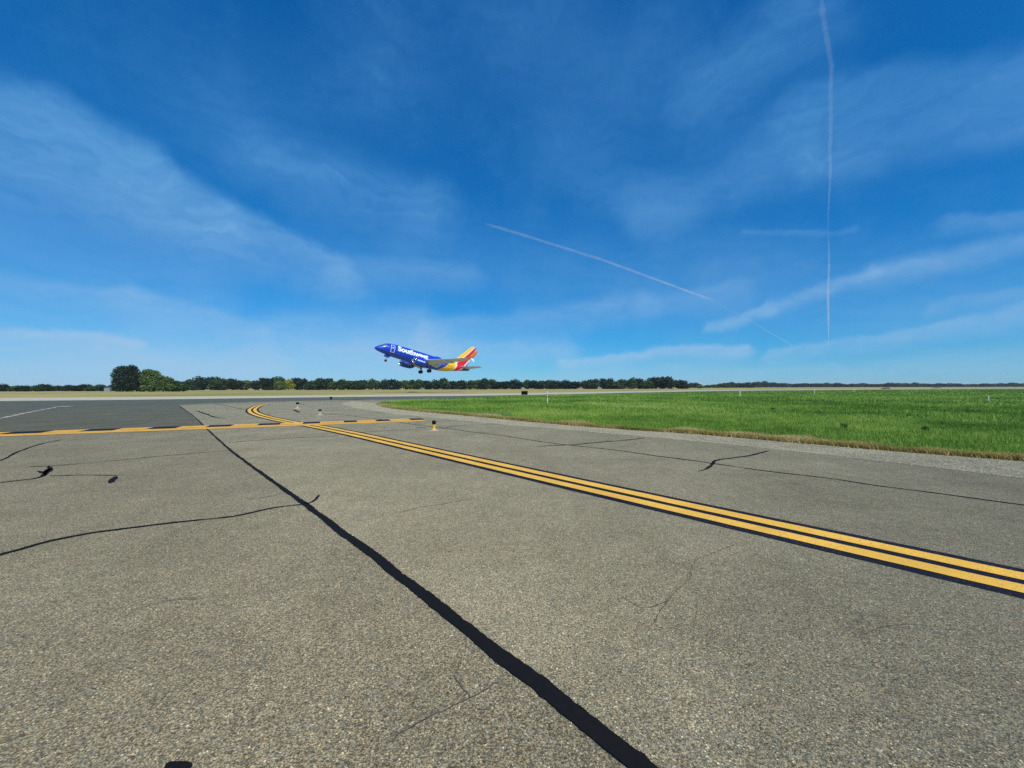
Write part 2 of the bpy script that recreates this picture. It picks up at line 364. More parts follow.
strip_far = [(-260, 400.5), (-120, 399), (0, 397.9), (130, 397.0), (250, 396.0), (370, 394.9), (480, 393.8), (560, 392.5), (650, 390.9), (740, 389.8), (880, 388.9), (1024, 388.3)]
strip_near = [(-260, 406.5), (-120, 403.5), (0, 401.2), (130, 399.9), (250, 398.3), (370, 396.8), (480, 395.7), (560, 394.4), (650, 392.4), (740, 390.9), (880, 389.7), (1024, 388.9)]
def plan(pts, step=6): return smooth_line([G(*p) for p in pts], step)
pf = plan(strip_far); pn = plan(strip_near)
tag(sheet('runway_edge_strip', pf + pn[::-1], .004, M['edge']), kind='structure')
# dark runway below it and out of frame to the left
rw = [G(-260, 406.4)] + [Vector(p).to_3d() for p in plan([(-120, 403.4), (0, 401.1), (130, 399.8), (250, 398.2), (370, 396.7), (480, 395.6), (560, 394.3), (650, 392.3), (740, 390.8), (880, 389.65), (1024, 388.88)])]
rw += [G(1024, 389.8), G(740, 393.5), G(480, 402), G(300, 425), G(0, 433.5), G(-260, 441)]
tag(sheet('runway', rw, .008, M['runway']), kind='structure')
tag(sheet('apron', plan([(-260, 432), (-100, 422), (0, 414.5), (60, 409.5), (120, 406.4), (180, 404.8), (250, 402.9), (320, 401.6)], 2) + [G(330, 418), G(200, 431), G(0, 437.5), G(-260, 444)], .012, M['apron']), kind='structure')
tx = [G(*p) for p in [(-200, 440), (0, 434.5), (207, 429.5), (180, 406.0)]]
tx += [Vector((p.x, p.y, 0)) for p in plan([(180, 404.9), (215, 403.4), (250, 402.3), (300, 401.0), (345, 400.2), (400, 399.6)], 2)]
tx += [G(500, 398.5), G(700, 395), G(1024, 392.5), Vector((150, 40, 0)), Vector((120, -60, 0)), Vector((-120, -60, 0)), Vector((-80, -5, 0))]
tag(sheet('taxiway', tx, .016, M['taxi']), kind='structure')
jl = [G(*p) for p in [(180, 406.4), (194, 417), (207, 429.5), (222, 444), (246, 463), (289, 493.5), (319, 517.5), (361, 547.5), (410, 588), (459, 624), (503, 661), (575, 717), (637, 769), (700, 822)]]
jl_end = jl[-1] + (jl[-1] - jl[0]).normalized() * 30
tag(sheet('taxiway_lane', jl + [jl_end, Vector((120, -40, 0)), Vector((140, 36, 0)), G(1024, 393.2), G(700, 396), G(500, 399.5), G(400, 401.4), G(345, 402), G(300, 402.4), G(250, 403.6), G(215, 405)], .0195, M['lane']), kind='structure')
# gravel shoulder round the grass
sh_low = plan([(352, 401.2), (342, 403.5), (352, 407.5), (375, 411.5), (400, 414.8), (480, 423), (550, 429), (610, 434.5), (720, 444.5), (804, 453.5), (900, 464.5), (1024, 480), (1200, 503)], .35)
rag = []
for i, p in enumerate(sh_low):
    s = i * .35
    rag.append(Vector((p.x + .10 * noise.noise((s * .8, 2, 0)) + .05 * noise.noise((s * 4, 3, 0)), p.y + .14 * noise.noise((s * .7, 5, 0)) + .06 * noise.noise((s * 4, 7, 0)))))
g_low_px = [(378, 404.6), (386, 407.2), (395, 408.8), (420, 411.6), (480, 417), (530, 421.8), (600, 427.8), (700, 434.6), (804, 443.6), (900, 451.8), (1024, 461.5), (1200, 476)]
g_low = plan(g_low_px, .35)
g_up = plan([(378, 404.6), (382, 402.8), (400, 401.2), (440, 399.2), (480, 397.6), (520, 396.4), (560, 395.2), (610, 394.2), (690, 392.1), (740, 391.3), (880, 390.0), (1024, 389.2), (1200, 388.8)], 2)
inner = [Vector((p.x + .6, p.y + .8)) for p in g_low]
tag(sheet('gravel_shoulder', rag + inner[::-1], .0235, M['gravel']), kind='structure')
isl = g_low + g_up[::-1]
tag(sheet('grass_field', isl, .034, M['turf']), kind='structure')

# ---------------------------------------------------------------- painted markings
def marking(name, draws, label, cat, m, group=None):
    bm = bmesh.new()
    for d in draws: d(bm)
    o = from_bm(name, bm, m); tag(o, kind='structure'); return o
path = [(266, 404.4), (258, 406.2), (253.5, 408.6), (252, 410.6), (255, 413.6), (266, 417.4), (288, 422.2), (312, 426.2), (340, 431.7), (370, 438.2), (520, 472.5), (700, 513.2), (1024, 585.7), (1180, 620.5)]
pl = px_line(path, .2)
B = bmesh.new(); ribbon_bm(B, pl, .78, .0235, rough=.008, seed=1); tag(from_bm('taxiway_line_border', B, M['black']), kind='structure')
B = bmesh.new()
for off in (-.165, .165): ribbon_bm(B, pl, .205, .0275, off, rough=.006, seed=3 + off)
tag(from_bm('taxiway_line', B, M['yellow']), kind='structure')
# holding position marking: two solid lines nearest, two broken lines beyond
low = [G(*p) for p in [(-160, 444.2), (0, 437.3), (130, 432.0), (250, 428.6), (370, 423.6), (426, 421.3)]]
A0 = G(0, 437.3); A1 = G(426, 421.6); bd = Vector((A1.x - A0.x, A1.y - A0.y)).normalized(); bn = Vector((-bd.y, bd.x))
base_pt = Vector((A0.x, A0.y)); Lb = Vector((A1.x - A0.x, A1.y - A0.y)).length
def bpt(s, o): return base_pt + bd * s + bn * o
B = bmesh.new(); B2 = bmesh.new()
def lineseg(bm, s0, s1, o, wd, z, seed=0, rough=.012):
    n = max(2, int((s1 - s0) / .25)); ribbon_bm(bm, [bpt(lerp2(s0, s1, i / n), o) for i in range(n + 1)], wd, z, rough=rough, seed=seed)
for o in (.22, .68): lineseg(B, -12, Lb, o, .41, .028, o)
dash = []
def s_of(px, off):
    # distance along the marking where photo column px crosses it
    d = pix_dir(px, 430); a = Vector((d.x, d.y)).normalized(); nrm = Vector((-a.y, a.x)); p0 = bpt(0, off); return -(p0.dot(nrm)) / bd.dot(nrm)
blocks = [(-72, -32), (3, 47), (83, 117), (149, 178), (207, 232), (258, 280), (303, 320), (344, 357), (376, 390), (410, 423)]
for a, b in blocks: dash.append((s_of(a, 1.3), s_of(b, 1.3)))
for a, b in dash: lineseg(B2, a, b, 1.34, .96, .0295, a, .01)
prev = -12
for a, b in dash + [(Lb, Lb)]:
    if a > prev + .05:
        for o in (1.17, 1.60): lineseg(B, prev, min(a, Lb), o, .40, .028, o + a)
    prev = b
tag(from_bm('holding_position_line', B, M['yellow_old']), kind='structure'); tag(from_bm('holding_position_gap', B2, M['black']), kind='structure')
B = bmesh.new(); wl = px_line([(-120, 441), (0, 418.6), (30, 412.2), (60, 406.8)], .5)
for i in range(0, len(wl) - 3, 4): ribbon_bm(B, wl[i:i + 4], .22, .016, rough=.03, seed=i)
p = G(63, 406.6); ribbon_bm(B, [Vector((p.x - .5, p.y)), Vector((p.x, p.y + .1)), Vector((p.x + .5, p.y + .2))], 1.1, .018, rough=.1)
tag(from_bm('runway_line', B, M['white']), kind='structure')

# ---------------------------------------------------------------- sealed cracks
ZT = .0265
def crack(bm, pts, wd, seed, rough=.3, step=.08, wander=.02, taper=False):
    l = px_line(pts, step); o = []
    for i, p in enumerate(l):
        s = i * step; o.append(Vector((p.x + wander * noise.noise((s * 1.6, seed, 0)) + wander * .5 * noise.noise((s * 6, seed, 0)), p.y + wander * noise.noise((s * 1.6, seed, 5)) + wander * .5 * noise.noise((s * 6, seed, 5)))))
    w0 = wd if callable(wd) else (lambda t, q=wd: q)
    mw = w0(.5)
    ribbon_bm(bm, o, wd, ZT, rough=rough * mw, freq=2.2, seed=seed, taper=taper, fuzz=.012)
B = bmesh.new()
joint = [(180, 406.4), (194, 417), (207, 429.5), (227, 448), (246, 463), (272, 482), (304, 505), (340, 533), (379, 561.5), (431, 603.5), (503, 661), (540, 689), (603, 741), (637, 769), (700, 822)]
crack(B, joint, lambda t: float(np.interp(t, [0, .6, .77, .9, 1], [.05, .055, .065, .095, .105])), 1, .18, .03, .016)
crack(B, [(303, 505.5), (310, 504.5), (316, 501), (319.5, 496)], .04, 2, taper=True)
tag(from_bm('sealed_joint', B, M['tar']), kind='structure')
B = bmesh.new()
crack(B, [(-60, 573), (0, 557), (25, 550), (50, 543), (93, 534.6), (133, 529.5), (173, 524.7), (232, 518), (272, 509.8), (303, 505.8)], lambda t: .052 - .02 * t, 3, .2)
crack(B, [(0, 484), (20, 481.5), (33, 480), (43, 476.8), (50, 470)], .05, 4)
crack(B, [(43, 477), (51, 470), (48, 467)], .10, 5, .5, taper=True); crack(B, [(36, 472), (44, 474), (50, 469.5)], .06, 25, .4, taper=True)
crack(B, [(30, 467.5), (50, 467), (100, 463), (150, 458), (229, 451.4)], .032, 6)
crack(B, [(50, 477), (85, 476.2), (117, 476.7)], .03, 7); crack(B, [(109, 484.5), (111.5, 481), (117, 477.5)], .085, 8, .45, taper=True)
crack(B, [(-40, 473), (0, 461.5), (20, 451.8), (40, 445), (63, 440)], .04, 9, .6, taper=True)
crack(B, [(229, 443.4), (282, 439.3), (339, 436.6)], .04, 10)
crack(B, [(196, 411), (205, 414), (214, 417.2), (226, 419)], .12, 11, .6, taper=True)
crack(B, [(214, 403.2), (230, 406.8), (244, 409.6)], .07, 12); crack(B, [(293, 410), (300, 412.8)], .2, 13, .4, taper=True); crack(B, [(298, 404), (304.5, 404.6)], .3, 14, .3, taper=True)
crack(B, [(323, 413.4), (345, 415.6), (375, 419), (395, 422), (410, 424.4), (432, 427.2), (448, 429), (475, 433), (500, 436), (550, 443.6), (612, 450.6), (650, 456), (700, 462.6), (719, 465.4), (769, 472.6), (826, 479.2), (877, 487), (940, 495.2), (1016, 505.8), (1100, 518)], .04, 15, .4)
crack(B, [(535, 447.6), (555, 446.2), (575, 445.4), (600, 443), (625, 441), (645, 438.6)], .07, 16, .4, taper=True)
crack(B, [(698, 472.6), (709, 468.8), (712, 464.5), (719, 461), (747, 457), (771, 451.3)], .062, 17, .5, taper=True)
crack(B, [(360, 433), (400, 430.5), (440, 429.6), (452, 427), (470, 425.5), (500, 425)], .03, 18, .4); crack(B, [(415, 428.3), (428, 428.5)], .1, 19, taper=True)
crack(B, [(338, 400.4), (352, 400.1), (368, 399.6)], .5, 20, .4, taper=True)
tag(from_bm('sealed_cracks', B, M['tar']), kind='structure')
def hairline(bm, pts, wd, seed):
    l = px_line(pts, .02)
    o = [Vector((p.x + .03 * noise.noise((i * .05, seed, 0)) + .016 * noise.noise((i * .3, seed, 1)), p.y + .03 * noise.noise((i * .05, seed, 5)) + .016 * noise.noise((i * .3, seed, 6)))) for i, p in enumerate(l)]
    ribbon_bm(bm, o, wd, ZT, rough=wd * .8, freq=9, seed=seed, taper=True)
M['hair'] = plain('hairline_crack_dirt', (.10, .088, .064), .9, vs=20)
B = bmesh.new()
for pts_, w_, sd_ in [([(392, 516), (420, 509), (450, 504.5), (475, 499.5)], .008, 21), ([(395, 742), (425, 724), (470, 703), (497, 686)], .003, 22), ([(655, 626), (668, 604), (690, 580)], .004, 23), ([(240, 500), (262, 499), (285, 494)], .010, 24), ([(668, 604), (640, 610), (622, 600)], .003, 26), ([(690, 580), (700, 560), (735, 548)], .004, 27), ([(470, 703), (455, 680), (462, 662)], .0025, 28), ([(120, 620), (160, 606), (205, 600)], .004, 29), ([(860, 640), (905, 628), (960, 634)], .003, 31)]:
    hairline(B, pts_, w_, sd_)
tag(from_bm('hairline_cracks', B, M['hair']), kind='structure')
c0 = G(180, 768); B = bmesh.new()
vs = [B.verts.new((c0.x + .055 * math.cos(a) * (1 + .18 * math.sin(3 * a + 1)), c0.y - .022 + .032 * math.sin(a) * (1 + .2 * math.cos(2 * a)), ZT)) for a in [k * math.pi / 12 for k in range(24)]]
B.faces.new(vs); tag(from_bm('black_blob', B, M['tar']), kind='structure')  # small flat black blob on the pavement, sharing the tar colour

# ---------------------------------------------------------------- grass blades
def in_poly(px_, py_, poly):
    inside = np.zeros(len(px_), bool); n = len(poly); j = n - 1
    for i in range(n):
        xi, yi = poly[i]; xj, yj = poly[j]
        c = ((yi > py_) != (yj > py_)) & (px_ < (xj - xi) * (py_ - yi) / (yj - yi + 1e-12) + xi)
        inside ^= c; j = i
    return inside
poly = [(p.x, p.y) for p in isl]; edge = np.array([(p.x, p.y) for p in g_low])
def edge_dist(x, y):
    best = np.full(len(x), 1e9)
    for k in range(0, len(edge), 3):
        best = np.minimum(best, (x - edge[k, 0]) ** 2 + (y - edge[k, 1]) ** 2)
    return np.sqrt(best)
def blades(name, x, y, hgt, wid, tint, m, label, cat, nb=4, spread=.05, lean=.45, z0=.03):
    n = len(x) * nb
    cx = np.repeat(x, nb) + rng.normal(0, spread, n); cy = np.repeat(y, nb) + rng.normal(0, spread, n)
    hh = np.repeat(hgt, nb) * rng.uniform(.55, 1.25, n); ww = np.repeat(wid, nb) * rng.uniform(.6, 1.3, n)
    th = rng.uniform(0, 2 * np.pi, n); ld = rng.uniform(0, 2 * np.pi, n); ll = hh * rng.uniform(.05, lean, n) * 1.6
    dx, dy = np.cos(th) * ww / 2, np.sin(th) * ww / 2; lx, ly = np.cos(ld) * ll, np.sin(ld) * ll
    V = np.zeros((n, 5, 3), np.float32)
    V[:, 0] = np.stack([cx - dx, cy - dy, np.full(n, z0)], 1); V[:, 1] = np.stack([cx + dx, cy + dy, np.full(n, z0)], 1)
    V[:, 2] = np.stack([cx + dx * .7 + lx * .35, cy + dy * .7 + ly * .35, z0 + hh * .6], 1); V[:, 3] = np.stack([cx - dx * .7 + lx * .35, cy - dy * .7 + ly * .35, z0 + hh * .6], 1)
    V[:, 4] = np.stack([cx + lx, cy + ly, z0 + hh], 1)
    b0 = np.arange(n) * 5
    T = np.concatenate([np.stack([b0, b0 + 1, b0 + 2], 1), np.stack([b0, b0 + 2, b0 + 3], 1), np.stack([b0 + 3, b0 + 2, b0 + 4], 1)])
    tt = np.repeat(np.repeat(tint, nb) + rng.normal(0, .12, n), 5)
    o = from_np(name, V.reshape(-1, 3), T, m, attr=tt); tag(o, label, cat, kind='stuff'); return o
def scatter(n, x0, x1, y0, y1, dmin, dmax):
    x = rng.uniform(x0, x1, n); y = rng.uniform(y0, y1, n); r = np.hypot(x, y)
    k = (r >= dmin) & (r < dmax) & (np.abs(x) < y * 1.42 + 3) & in_poly(x, y, poly)
    return x[k], y[k]
xs, ys, hs_, ws_, ts_ = [], [], [], [], []
for (n, x0, x1, y0, y1, a, b, h_, w_) in [(90000, 0, 32, 6, 26, 0, 26, .13, .011), (75000, -14, 62, 12, 50, 26, 50, .15, .022), (60000, -22, 140, 18, 100, 50, 100, .17, .05), (42000, -10, 330, 40, 230, 100, 330, .19, .13)]:
    x, y = scatter(n, x0, x1, y0, y1, a, b)
    cl_ = np.array([noise.noise((float(p) * .28, float(q) * .28, 3)) for p, q in zip(x, y)]); c2_ = np.array([noise.noise((float(p) * 1.3, float(q) * 1.3, 8)) for p, q in zip(x, y)])
    xs.append(x); ys.append(y); hs_.append(h_ * 1.12 * (1 + .5 * cl_ + .6 * c2_)); ws_.append(np.full(len(x), w_)); c3_ = np.array([noise.noise((float(p) * .05, float(q) * .11, 5)) for p, q in zip(x, y)]); ts_.append(.44 + .36 * cl_ - .28 * c2_ + .30 * c3_)
x, y = np.concatenate(xs), np.concatenate(ys)
grass = blades('grass', x, y, np.concatenate(hs_), np.concatenate(ws_), np.concatenate(ts_), M['blade'], 'green mown grass covering the airfield beside the taxiway', 'grass')
# dry fringe where the turf meets the gravel
k = rng.integers(0, len(edge) - 1, 52000); t_ = rng.uniform(0, 1, len(k)); ex = edge[k] * (1 - t_)[:, None] + edge[k + 1] * t_[:, None]
r_ = np.hypot(ex[:, 0], ex[:, 1]); keep = rng.uniform(0, 1, len(k)) < np.clip(1.2 - r_ / 70, .2, 1); ex = ex[keep]; r_ = r_[keep]
dv = edge[np.minimum(k[keep] + 1, len(edge) - 1)] - edge[k[keep]]; dv /= np.linalg.norm(dv, axis=1)[:, None] + 1e-9; nv = np.stack([-dv[:, 1], dv[:, 0]], 1)
nz = np.array([noise.noise((float(a) * .9, float(b) * .9, 1)) for a, b in ex]); off = rng.gamma(1.6, .125, len(ex)) * (1 + .8 * nz) - .12 - .12 * np.abs(nz)
fx = ex + nv * off[:, None]
blades('dry_grass', fx[:, 0], fx[:, 1], .11 * (1 + .7 * nz), np.clip(.009 + r_ * .0006, .009, .05), .5 + .45 * nz + rng.normal(0, .12, len(ex)), M['dryblade'], 'straw coloured dry grass fringe where the turf meets the gravel', 'dry grass', nb=4, spread=.05, lean=.6, z0=.02)

# ---------------------------------------------------------------- trees
TREE = {
 'dark': leafy('dark_foliage', [(.22, (.004, .013, .008)), (.42, (.010, .028, .013)), (.62, (.025, .054, .020)), (.8, (.055, .09, .03))], .25, True, .12),
 'mid': leafy('mid_green_foliage', [(.22, (.014, .034, .012)), (.42, (.032, .072, .020)), (.62, (.065, .115, .030)), (.8, (.11, .16, .045))], .25, True, .18),
 'light': leafy('light_green_foliage', [(.22, (.03, .06, .014)), (.42, (.08, .135, .03)), (.62, (.15, .21, .05)), (.8, (.23, .28, .08))], .25, True, .2),
 'yellow': leafy('yellow_foliage', [(.22, (.16, .17, .02)), (.42, (.30, .30, .03)), (.62, (.46, .42, .05)), (.8, (.58, .50, .08))], .25, True, .2)}
M['bark'] = plain('bark', (.11, .085, .06), .9, var=.35, vs=4)
def crown_mesh(name, lobes, n, leaf, m):
    """leaf clumps spread through lobed volumes; lobes = (centre, radii)"""
    vol = np.array([l[1][0] * l[1][1] * l[1][2] for l in lobes]) ** .67; cnt = (n * vol / vol.sum()).astype(int) + 1
    V = []; tint = []
    for (c, r), k in zip(lobes, cnt):
        d = rng.normal(0, 1, (k, 3)); d /= np.linalg.norm(d, axis=1)[:, None]
        bumps = np.array([noise.noise((float(a[0]) * 2.3 + c[0], float(a[1]) * 2.3 + c[1], float(a[2]) * 2.3 + c[2])) for a in d])
        rad = (1 - .42 * rng.uniform(0, 1, k) ** 2.2) * (1 + .30 * bumps) + rng.normal(0, .035, k)
        p = np.array(c) + d * np.array(r) * rad[:, None]
        p[:, 2] = np.maximum(p[:, 2], .15)
        a = rng.normal(0, 1, (k, 3)); a /= np.linalg.norm(a, axis=1)[:, None]; a = a * .55 + d * .0; nb_ = rng.normal(0, 1, (k, 3)) + d * .6
        u = np.cross(nb_, a); u /= np.linalg.norm(u, axis=1)[:, None]; v = np.cross(u, nb_); v /= np.linalg.norm(v, axis=1)[:, None]
        s = leaf * rng.uniform(.5, 1.3, k)[:, None]
        q = np.stack([p - u * s, p + v * s * .62, p + u * s, p - v * s * .62], 1); V.append(q)
        tint.append(np.repeat(np.clip(.5 + bumps * .9 + rng.normal(0, .16, k), 0, 1), 4))
    V = np.concatenate(V).reshape(-1, 3); Fc = np.arange(len(V)).reshape(-1, 4)
    # solid inner leaf mass, its shade put in as a darker tint
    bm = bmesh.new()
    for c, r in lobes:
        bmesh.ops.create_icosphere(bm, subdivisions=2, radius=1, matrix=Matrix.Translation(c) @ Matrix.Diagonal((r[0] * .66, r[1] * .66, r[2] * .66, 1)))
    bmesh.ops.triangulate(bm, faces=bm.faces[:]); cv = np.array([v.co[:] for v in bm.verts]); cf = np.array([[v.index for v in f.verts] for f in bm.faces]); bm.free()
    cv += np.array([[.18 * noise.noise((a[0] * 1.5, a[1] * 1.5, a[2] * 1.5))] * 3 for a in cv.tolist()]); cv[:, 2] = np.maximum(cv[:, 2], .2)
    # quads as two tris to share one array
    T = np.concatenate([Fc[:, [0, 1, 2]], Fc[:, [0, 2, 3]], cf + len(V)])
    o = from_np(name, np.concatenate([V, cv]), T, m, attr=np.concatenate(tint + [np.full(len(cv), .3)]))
    return o
def trunk_obj(h, r, lobes, parent):
    bm = bmesh.new(); top = Vector((0.1 * r, 0, h * .55)); tube_bm(bm, (0, 0, -.1), top, r, r * .55, 8)
    for c, rr in lobes[:5]:
        tube_bm(bm, top - Vector((0, 0, h * .18)), Vector(c) * .9, r * .38, r * .12, 6)
    return from_bm('trunk', bm, M['bark'], parent)
def make_lobes(h, w, k, rs, low=.1, tall=1.0):
    out = []
    for i in range(k):
        a = rs.uniform(0, 6.283); q = rs.uniform(0, 1) ** .6; zz = rs.uniform(low + .22, .80); ww = w / 2 * (1 - .55 * max(0, zz - .45) / .4)
        rr = rs.uniform(.26, .40) * w
        out.append(((math.cos(a) * q * ww * .6, math.sin(a) * q * ww * .6, h * zz), (rr, rr, min(rr * rs.uniform(.7, 1.0) * tall, h * .3))))
    out.append(((0, 0, h * .80), (w * .28, w * .28, h * .2))); out.append(((0, 0, h * .45), (w * .42, w * .42, h * .32)))
    return out
def new_tree(name, h, wd, k, n, leaf, m, seed, tall=1.0, low=.1):
    rs = random.Random(seed); root = empty(name, (0, 0, 0)); lb = make_lobes(h, wd, k, rs, low, tall)
    cr = crown_mesh('crown', lb, n, leaf, TREE[m]); cr.parent = root; trunk_obj(h, wd * .045, lb, root); return root
def copy_tree(root, name=None):
    r = root.copy(); COL.objects.link(r)
    for ch in root.children:
        c = ch.copy(); COL.objects.link(c); c.parent = r
    return r
# prototypes 8 m tall, moved to their first place on first use
protos = {}
def place(kind, x, y, h, wd, label, cat, group, seed=0):
    if kind not in protos:
        kd, var = kind
        if kd == 'conifer': protos[kind] = [new_tree('conifer_tree', 8, 3.6, 5, 900, .42, 'dark', 40 + var, 1.5), False]
        elif kd == 'bush': protos[kind] = [new_tree('bushy_tree', 8, 10, 9, 1500, .5, ['mid', 'light'][var % 2], 60 + var, .9, 0)] + [False]
        elif kd == 'yellow': protos[kind] = [new_tree('yellow_tree', 8, 8, 7, 1000, .5, 'yellow', 80), False]
        else: protos[kind] = [new_tree('broadleaf_tree', 8, 7.6, 9, 1500, .5, kd, 20 + var, 1.0, .02), False]
    p = protos[kind]; ww = {'conifer': 3.6, 'bush': 10, 'yellow': 8}.get(kind[0], 7.6)
    o = p[0] if not p[1] else copy_tree(p[0]); p[1] = True
    o.location = (x, y, 0); o.rotation_euler = (0, 0, random.uniform(0, 6.28)); o.scale = (wd / ww, wd / ww, h / 8)
    for a in ('label', 'category', 'group'):
        if a in o: del o[a]
    tag(o, label, cat, group); return o
def hz(px): return 388.3 - 2.2 * px / 1024
ORD = 'first second third fourth fifth sixth seventh eighth ninth tenth eleventh twelfth thirteenth fourteenth fifteenth sixteenth seventeenth eighteenth nineteenth twentieth twenty-first twenty-second twenty-third twenty-fourth twenty-fifth twenty-sixth twenty-seventh twenty-eighth twenty-ninth thirtieth'.split()
def treeline(x0, x1, dist, tops, kinds, label, group, wpx=(7, 13), jitter=14):
    """tops: list of (px, photo y of the crown tops)"""
    x = x0; num = 0
    while x < x1:
        wp = random.uniform(*wpx); px = x + wp / 2; d = dist(px) if callable(dist) else dist; d += random.uniform(-jitter, jitter)
        ty = np.interp(px, [t[0] for t in tops], [t[1] for t in tops]); h = CAMH + (hz(px) - ty) * d / F; h *= random.uniform(.80, 1.14)
        kd = random.choice(kinds); lab = label[kd[0]]; vis = True
        if isinstance(label.get('line'), str) and num < 30:
            lab = f"{label['short'][kd[0]]}, {ORD[num]} from the left in the {label['line']}"
        num += vis
        p = at(px, d); wd = wp * d / F * random.uniform(1.15, 1.5)
        if kd[0] == 'conifer': wd *= .6; h *= 1.08
        place(kd, p.x, p.y, h, wd, lab, 'tree', group); x += wp * random.uniform(.62, .95)
D, Mi, Li = [('dark', i) for i in range(3)], [('mid', i) for i in range(3)], [('light', 0)]
SHORT = {'dark': 'dark green tree', 'mid': 'mid green tree', 'light': 'light green tree', 'bush': 'low bushy tree', 'conifer': 'narrow pointed dark tree'}
def labs(where, line=None): return {'line': line, 'short': SHORT, 'dark': 'dark green rounded tree ' + where, 'mid': 'mid green leafy tree ' + where, 'light': 'light green leafy tree ' + where, 'bush': 'low spreading bushy tree ' + where, 'conifer': 'narrow pointed dark tree ' + where}
treeline(0, 112, 215, [(-40, 384), (0, 383.6), (8, 386), (15, 384), (25, 386.5), (35, 384), (60, 385.5), (75, 384.6), (100, 385)], D * 2 + Mi + [('bush', 0)], labs('in the low tree line left of the tall dark tree', 'low line left of the tallest tree'), 'trees in the low line left of the tall dark tree', (5, 10))
treeline(186, 372, 290, [(186, 382), (200, 377), (212, 376.5), (222, 379), (240, 379.5), (278, 378.5), (300, 379), (340, 379.3), (372, 379.8)], D * 2 + Mi * 2 + Li + [('bush', 0), ('conifer', 0)], labs('in the tree line between the tall dark tree and the airliner', 'line between tallest tree and airliner'), 'trees between the tall dark tree and the airliner')
treeline(372, 480, 310, [(372, 380), (410, 380.5), (440, 378.4), (450, 380), (480, 380)], D * 2 + Mi * 2 + Li * 2 + [('bush', 1), ('conifer', 0)], labs('in the tree line right below the airliner', 'line right below the airliner'), 'trees in the line below the airliner')
treeline(480, 610, 330, [(480, 380.4), (520, 380.6), (560, 380.2), (575, 382), (590, 379.5), (600, 378.5), (612, 380)], D * 3 + Mi + [('bush', 0), ('conifer', 1)], labs('in the tree line behind the black sign and banded post', 'line behind the black sign'), 'trees behind the black sign')
treeline(608, 688, 330, [(608, 380), (630, 380), (645, 378.5), (656, 376), (668, 377.6), (676, 379), (688, 385)], D * 3 + Mi + Li, labs('in the tallest clump ending the near tree line', 'rising clump ending the near line'), 'trees in the tallest clump of the near tree line')
FARL = [(688, 384), (695, 383), (702, 385.5), (715, 384), (730, 382.6), (745, 382), (756, 382), (763, 381), (770, 383), (780, 382.4), (800, 383.5), (850, 383.6), (930, 383.2), (980, 384), (1000, 383), (1060, 383)]
treeline(688, 757, 620, FARL, D * 2 + Mi, labs('in the thin far tree line just right of the tallest clump', 'thin line right of the clump'), 'trees in the far line just right of the tallest clump', (4, 8), 30)
for xa_, xb_, wh_ in [(757, 816, 'far line left of the thin post'), (816, 886, 'far line behind the furthest post'), (886, 988, 'far line behind the reddish mounds'), (988, 1060, 'far line at the right edge')]:
    treeline(xa_, xb_, 900, FARL, D * 3 + Mi, labs('', wh_), 'trees in the distant line across the right', (5, 9), 60)
# low scrub at the foot of the lines
for px, d, kd, lab in [(192, 250, ('bush', 0), 'low green shrub tree at the right foot of the tall tree clump'), (700, 420, ('bush', 1), 'low light green bush at the end of the near tree line')]:
    p = at(px, d); place(kd, p.x, p.y, 3.2, 7, lab, 'bush', None)
p = at(289, 276); place(('yellow', 0), p.x, p.y, 7.2, 6.5, 'bright yellow flowering tree among the green tree line', 'tree', None)
p = at(280, 270); place(('bush', 1), p.x, p.y, 5.8, 8.5, 'light green bushy tree just left of the yellow one', 'tree', None)

# the clump of big trees by the runway, built one by one (about 180 m away)
def big_tree(name, px, d, h, lobes, n, leaf, m, r, label):
    root = empty(name, at(px, d)); cr = crown_mesh('crown', lobes, n, leaf, TREE[m]); cr.parent = root; trunk_obj(h, r, lobes, root); tag(root, label, 'tree', 'big trees in the clump left of the airliner'); return root
k_ = 185 / F
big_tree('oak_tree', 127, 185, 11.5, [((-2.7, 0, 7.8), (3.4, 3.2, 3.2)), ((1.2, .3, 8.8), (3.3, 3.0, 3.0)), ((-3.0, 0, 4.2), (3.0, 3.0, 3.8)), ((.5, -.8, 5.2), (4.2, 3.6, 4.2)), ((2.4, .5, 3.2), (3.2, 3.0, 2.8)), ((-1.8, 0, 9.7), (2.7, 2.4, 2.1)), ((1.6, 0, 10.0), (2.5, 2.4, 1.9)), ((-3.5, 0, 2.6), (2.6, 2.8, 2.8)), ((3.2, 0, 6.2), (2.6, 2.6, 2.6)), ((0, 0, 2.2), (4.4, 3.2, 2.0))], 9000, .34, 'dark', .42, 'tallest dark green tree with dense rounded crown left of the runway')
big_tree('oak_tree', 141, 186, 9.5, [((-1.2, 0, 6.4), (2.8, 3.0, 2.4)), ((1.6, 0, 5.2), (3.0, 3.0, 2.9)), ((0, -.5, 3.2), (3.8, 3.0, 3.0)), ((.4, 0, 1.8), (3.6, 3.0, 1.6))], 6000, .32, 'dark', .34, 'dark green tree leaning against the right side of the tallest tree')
big_tree('broadleaf_tree', 151, 181, 9.0, [((-1.2, 0, 8.6), (2.1, 2.2, 1.3)), ((1.1, .2, 7.9), (2.4, 2.2, 1.4)), ((-1.8, 0, 6.9), (2.2, 2.2, 1.4)), ((-.6, -.6, 5.2), (3.2, 2.6, 2.2)), ((2.4, 0, 5.0), (2.6, 2.4, 2.0)), ((1, 0, 3.0), (3.8, 3.0, 2.4)), ((0, 0, 1.6), (3.6, 3, 1.4))], 7000, .30, 'light', .30, 'light green tree with spreading crown right beside the tallest dark tree')
